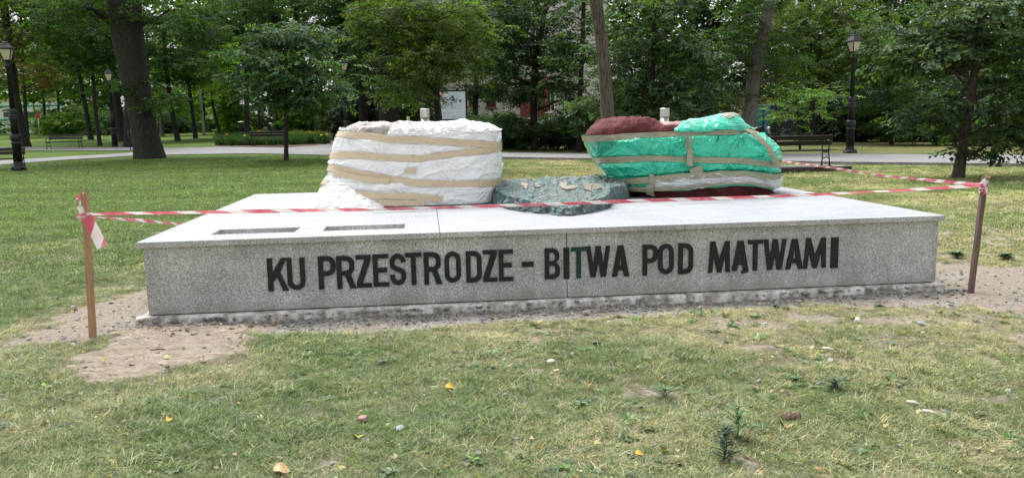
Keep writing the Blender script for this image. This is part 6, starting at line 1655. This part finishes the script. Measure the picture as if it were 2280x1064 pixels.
kp_ = (rng.random(n) > so * 1.05 + .02) & (rng.random(n) < .10 + 1.0 * (n2(Xq, Yq, .9, 77) + .12 * (Xq > 0) > .22)) & ~in_plinth(Xq, Yq); Xq, Yq = Xq[kp_], Yq[kp_]; m = len(Xq)
c = np.array([[.09, .17, .05], [.13, .22, .07], [.16, .22, .12], [.07, .13, .05]])[rng.integers(0, 4, m)] * (.8 + .5 * rng.random((m, 1)))
tag(scatter('broadleaf_weeds', np.stack([Xq, Yq, relief(Xq, Yq) + .004], -1), rng.normal(size=(m, 3)) * np.array([.15, .15, 3]), .018 + .03 * rng.random(m) ** 1.5, rng.integers(0, 4, m), c, G_ROS), 'small clover and broad-leaved weeds mixed into the front lawn', 'weeds')

def gl_(px, py, dz=.012):
    g = ground(px, py); z = float(relief(np.array([g[0]]), np.array([g[1]]))[0]); return np.array([g[0], g[1], z + dz])
def big_leaf(px, py, s, cols, label, seed, rz=0.0, up=.3):
    m_ = plain('leaf_' + str(seed), cols[0], cols[1], 60, .6); r = random.Random(seed); n = 15; V = []; F = []
    for i in range(n):
        a = i / (n - 1); wv = math.sin(math.pi * min(1, a * 1.02)) ** .6 * .45 * (1 + .12 * (i % 2)); x = a - .5
        zc = .12 * math.sin(a * 5) + .05
        V += [(x, -wv, zc + up * wv + .06 * r.random()), (x, 0, zc), (x, wv, zc + up * wv * .7 + .06 * r.random())]
    for i in range(n - 1):
        for j in (0, 1): F.append((i * 3 + j, i * 3 + 3 + j, i * 3 + 4 + j, i * 3 + j + 1))
    e = empty('fallen_leaf', tuple(gl_(px, py, .012)), label, 'leaf', 'large leaves fallen on the grass'); e.rotation_euler = (.25, .1, rz); 
    bl = link('blade', mesh('blade', [(v[0] * s, v[1] * s, v[2] * s) for v in V], F, True), m_, e)
    mm = MB().tube([(-s * .5, 0, .05 * s), (-s * .75, s * .05, .1 * s), (-s * .95, s * .02, .04 * s)], [.0016, .0012, .001], 4); mm.build('stalk', m_, e)
YL = ((.72, .42, .02), (.6, .3, .02)); TN = ((.55, .40, .2), (.42, .28, .13)); GNL = ((.3, .34, .06), (.45, .35, .08))
big_leaf(1003, 866, .062, YL, 'bright golden yellow leaf in the grass below the letters, nearest the middle', 1, .3)
big_leaf(380, 944, .05, YL, 'orange-yellow curled leaf in the grass below the sand heap', 2, 1.2)
big_leaf(627, 1055, .075, TN, 'pale tan leaf at the bottom edge of the photo', 3, .2)
big_leaf(796, 978, .055, GNL, 'half green half yellow leaf below the pink brick chip', 4, 2.0)
big_leaf(374, 806, .05, ((.25, .4, .08), (.5, .5, .15)), 'green and yellow leaf lying on the sand heap', 5, .4)
big_leaf(1748, 960, .07, ((.40, .24, .09), (.3, .16, .07)), 'brown folded leaf below the cork-like wood chunk', 6, 1.4, .7)
big_leaf(1424, 1018, .04, YL, 'small yellow leaf near the bottom, right of the middle', 7, .1)
big_leaf(97, 860, .03, ((.25, .5, .05), (.3, .5, .08)), 'tiny fresh green leaf at the left below the sand heap', 8, .1)
def rocklet(px, py, s, mat, label, seed, name='stone', cat='stone', sc=(1, .8, .6), dz=0.3):
    bm = bmesh.new(); bmesh.ops.create_icosphere(bm, subdivisions=2, radius=1); r = random.Random(seed)
    dirs = [Vector((r.gauss(0, 1), r.gauss(0, 1), r.gauss(0, 1))).normalized() for _ in range(9)]
    for v in bm.verts:
        for d in dirs:
            q = v.co.dot(d)
            if q > .68: v.co -= d * (q - .68)
        v.co = Vector((v.co.x * sc[0], v.co.y * sc[1], v.co.z * sc[2])) * s
    me = bpy.data.meshes.new(name); bm.to_mesh(me); bm.free(); o = link(name, me, mat); o.location = gl_(px, py, s * dz + .01); o.rotation_euler = (.1, .2, seed)
    return tag(o, label, cat, 'loose stones and rubble in the grass')
rocklet(808, 943, .034, plain('pink_brick', (.36, .2, .17), (.46, .3, .27), 40, .9, .5, 200), 'pinkish brick chunk in the grass, lower left of middle', 3, 'brick_chunk', 'brick chunk', (1, .75, .7))
rocklet(890, 962, .026, plain('grey_stone', (.36, .38, .40), (.48, .5, .52), 40, .9), 'flat light grey stone right of the pink brick chunk', 4)
rocklet(1909, 719, .035, plain('white_stone', (.72, .7, .64), (.62, .6, .54), 40, .9), 'clean white stone on the dry grass, right front of the plinth', 5, sc=(.8, .7, .9))
rocklet(2052, 727, .036, bpy.data.materials['grey_stone'], 'rough light grey stone right of the clean white one', 6)
rocklet(610, 713, .03, plain('tan_pebble', (.38, .30, .22), (.46, .37, .28), 30, .7), 'rounded tan pebble against the plinth footing', 9, sc=(1, .8, .75))
rocklet(1305, 695, .04, bpy.data.materials['grey_stone'], 'flat grey stone on the soil in front of the word BITWA', 8, sc=(1, .7, .4))
rocklet(1226, 811, .03, bpy.data.materials['white_stone'], 'whitish stone in the grass right of middle', 10, sc=(1, .7, .5))
rocklet(1010, 790, .025, plain('dark_stone', (.1, .09, .08), (.16, .14, .12), 30, .9), 'small dark stone in the grass above the golden leaf', 12)
def stick(p, q, r_, mat, label, name='stick', cat='stick', lift=.012):
    a, b = gl_(*p, lift), gl_(*q, lift); o = MB().tube([a * 0, (b - a) * .5 + np.array([0, 0, .004]), b - a], [r_, r_ * 1.05, r_ * .8], 7).build(name, mat, None, True); o.location = a
    return tag(o, label, cat, 'sticks and chips on the ground')
stick((1741, 938), (1782, 938), .022, plain('rotten_wood', (.06, .045, .035), (.34, .24, .17), 60, .9, .8, 120), 'short thick cork-like wood chunk in the right foreground', 'wood_chunk', 'wood chunk', .02)
CHIP = plain('fresh_wood_chip', (.62, .5, .3), (.7, .58, .4), 20, .8)
stick((369, 724), (390, 722), .012, CHIP, 'pale wood offcut lying on the soil near the left plinth corner')
stick((160, 731), (170, 729), .009, CHIP, 'small pale wood chip left of the light stake')
stick((250, 747), (268, 744), .009, CHIP, 'thin wood chip right of the light stake')
stick((2018, 900), (2048, 905), .008, plain('white_stick', (.66, .62, .52), (.74, .7, .6), 20, .8), 'white stick in the right foreground grass')
stick((2055, 920), (2084, 928), .008, bpy.data.materials['white_stick'], 'second white stick, just right of and below the first')
stick((1832, 778), (1856, 782), .009, bpy.data.materials['white_stick'], 'white stick in the dry grass on the right')
stick((336, 784), (368, 788), .006, bpy.data.materials['rotten_wood'], 'dark twig on the sand heap')
stick((1120, 763), (1195, 762), .003, CHIP, 'long dry straw stalk lying left of the middle of the front grass', 'straw', 'straw')

# weeds -------------------------------------------------------------
def weed(px, py, h, n, L, w_, col, label, seed, upright=1.0, glossy=False):
    r = random.Random(seed); e = empty('weed', tuple(gl_(px, py, 0)), label, 'weed', 'weeds in the front lawn'); cols = plain('weed_%d' % seed, col, tuple(c * .6 for c in col), 20, .5)
    V = []; F = []
    MB().tube([(0, 0, 0), (.01, 0, h * .5), (0, .01, h)], [.003, .0025, .0015], 5).build('stem', cols, e)
    n = int(n * (1.2 if upright > .9 else 1.8)); w_ *= (1.5 if upright > .9 else 1.2); L *= (1.5 if upright > .9 else .62); col = tuple(c * 1.3 for c in col)
    for i in range(n):
        a = i * 2.4 + r.random(); z = h * (i + .5) / n * upright; d = np.array([math.cos(a), math.sin(a), .45 + .6 * r.random() * upright]); d /= np.linalg.norm(d)
        s_ = np.array([-math.sin(a), math.cos(a), 0]); b = np.array([0, 0, z]); Lq = L * (.7 + .6 * r.random()) * (1 - .4 * i / n); k0 = len(V)
        for t, kk_ in ((0, .2), (.3, .8), (.6, 1), (.85, .6), (1, .05)):
            c = b + d * Lq * t - np.array([0, 0, .35 * Lq * t * t]); V += [tuple(c - s_ * w_ * kk_ / 2 + np.array([0, 0, .15 * w_])), tuple(c), tuple(c + s_ * w_ * kk_ / 2 + np.array([0, 0, .15 * w_]))]
        for q in range(4):
            for j in (0, 1): F.append((k0 + q * 3 + j, k0 + q * 3 + 3 + j, k0 + q * 3 + 4 + j, k0 + q * 3 + 1 + j))
    o = link('leaves', mesh('leaves', V, F, True), cols, e); o['kind'] = 'stuff'
weed(1612, 1030, .16, 34, .055, .014, (.05, .105, .035), 'dark bushy upright weed in the right foreground', 1)
weed(1640, 985, .17, 22, .075, .014, (.10, .2, .05), 'taller bright green weed just behind the dark bushy one', 2)
weed(1690, 960, .05, 20, .11, .02, (.08, .15, .05), 'spreading leafy weed right of the bright green one', 3, .3)
weed(1960, 680, .06, 26, .09, .02, (.07, .14, .04), 'broad low weed at the right end of the plinth footing', 4, .4)
weed(1860, 870, .06, 24, .07, .010, (.08, .14, .06), 'tufted weed in the middle of the right lawn', 5)
weed(1770, 850, .05, 22, .08, .02, (.10, .17, .07), 'low clover-like weed left of the tufted one', 6, .3)
weed(1330, 770, .05, 20, .08, .018, (.07, .13, .05), 'flat weed right below the letter D of POD', 7, .3)
weed(1290, 905, .05, 16, .10, .022, (.12, .22, .06), 'pale green weed with round leaves right of middle', 8, .3)
weed(850, 810, .04, 16, .08, .018, (.10, .16, .09), 'grey-green rosette weed left of middle', 9, .3)
weed(870, 1055, .04, 18, .10, .02, (.10, .17, .08), 'rosette weed touching the bottom edge of the photo', 10, .3)
weed(1480, 885, .05, 20, .09, .008, (.09, .17, .05), 'grassy tall weed in the middle right foreground', 11)
weed(2130, 575, .05, 90, .07, .012, (.14, .25, .08), 'lush weed clump just right of the plinth corner', 12)
weed(2240, 580, .05, 90, .07, .012, (.14, .24, .08), 'lush weed clump at the edge of the bare soil, right of the dark stake', 13)
weed(1560, 690, .05, 20, .07, .016, (.08, .14, .04), 'small weed in the rubble under the word MATWAMI', 14, .5)

# roots whose parts were built in world coordinates move to their own foot
bpy.context.view_layer.update()
for o in list(S.objects):
    if o.type == 'EMPTY' and o.parent is None and o.location.length == 0:
        P_ = []
        for c in children(o):
            if c.type == 'MESH': 
                v = np.empty(len(c.data.vertices) * 3, np.float32); c.data.vertices.foreach_get('co', v); P_.append(v.reshape(-1, 3))
        if not P_: continue
        A = np.concatenate(P_); f = np.array([A[:, 0].mean(), A[:, 1].mean(), A[:, 2].min()])
        o.location = f
        for c in children(o): c.location = Vector(c.location) - Vector(f)
for me in bpy.data.meshes:
    pass
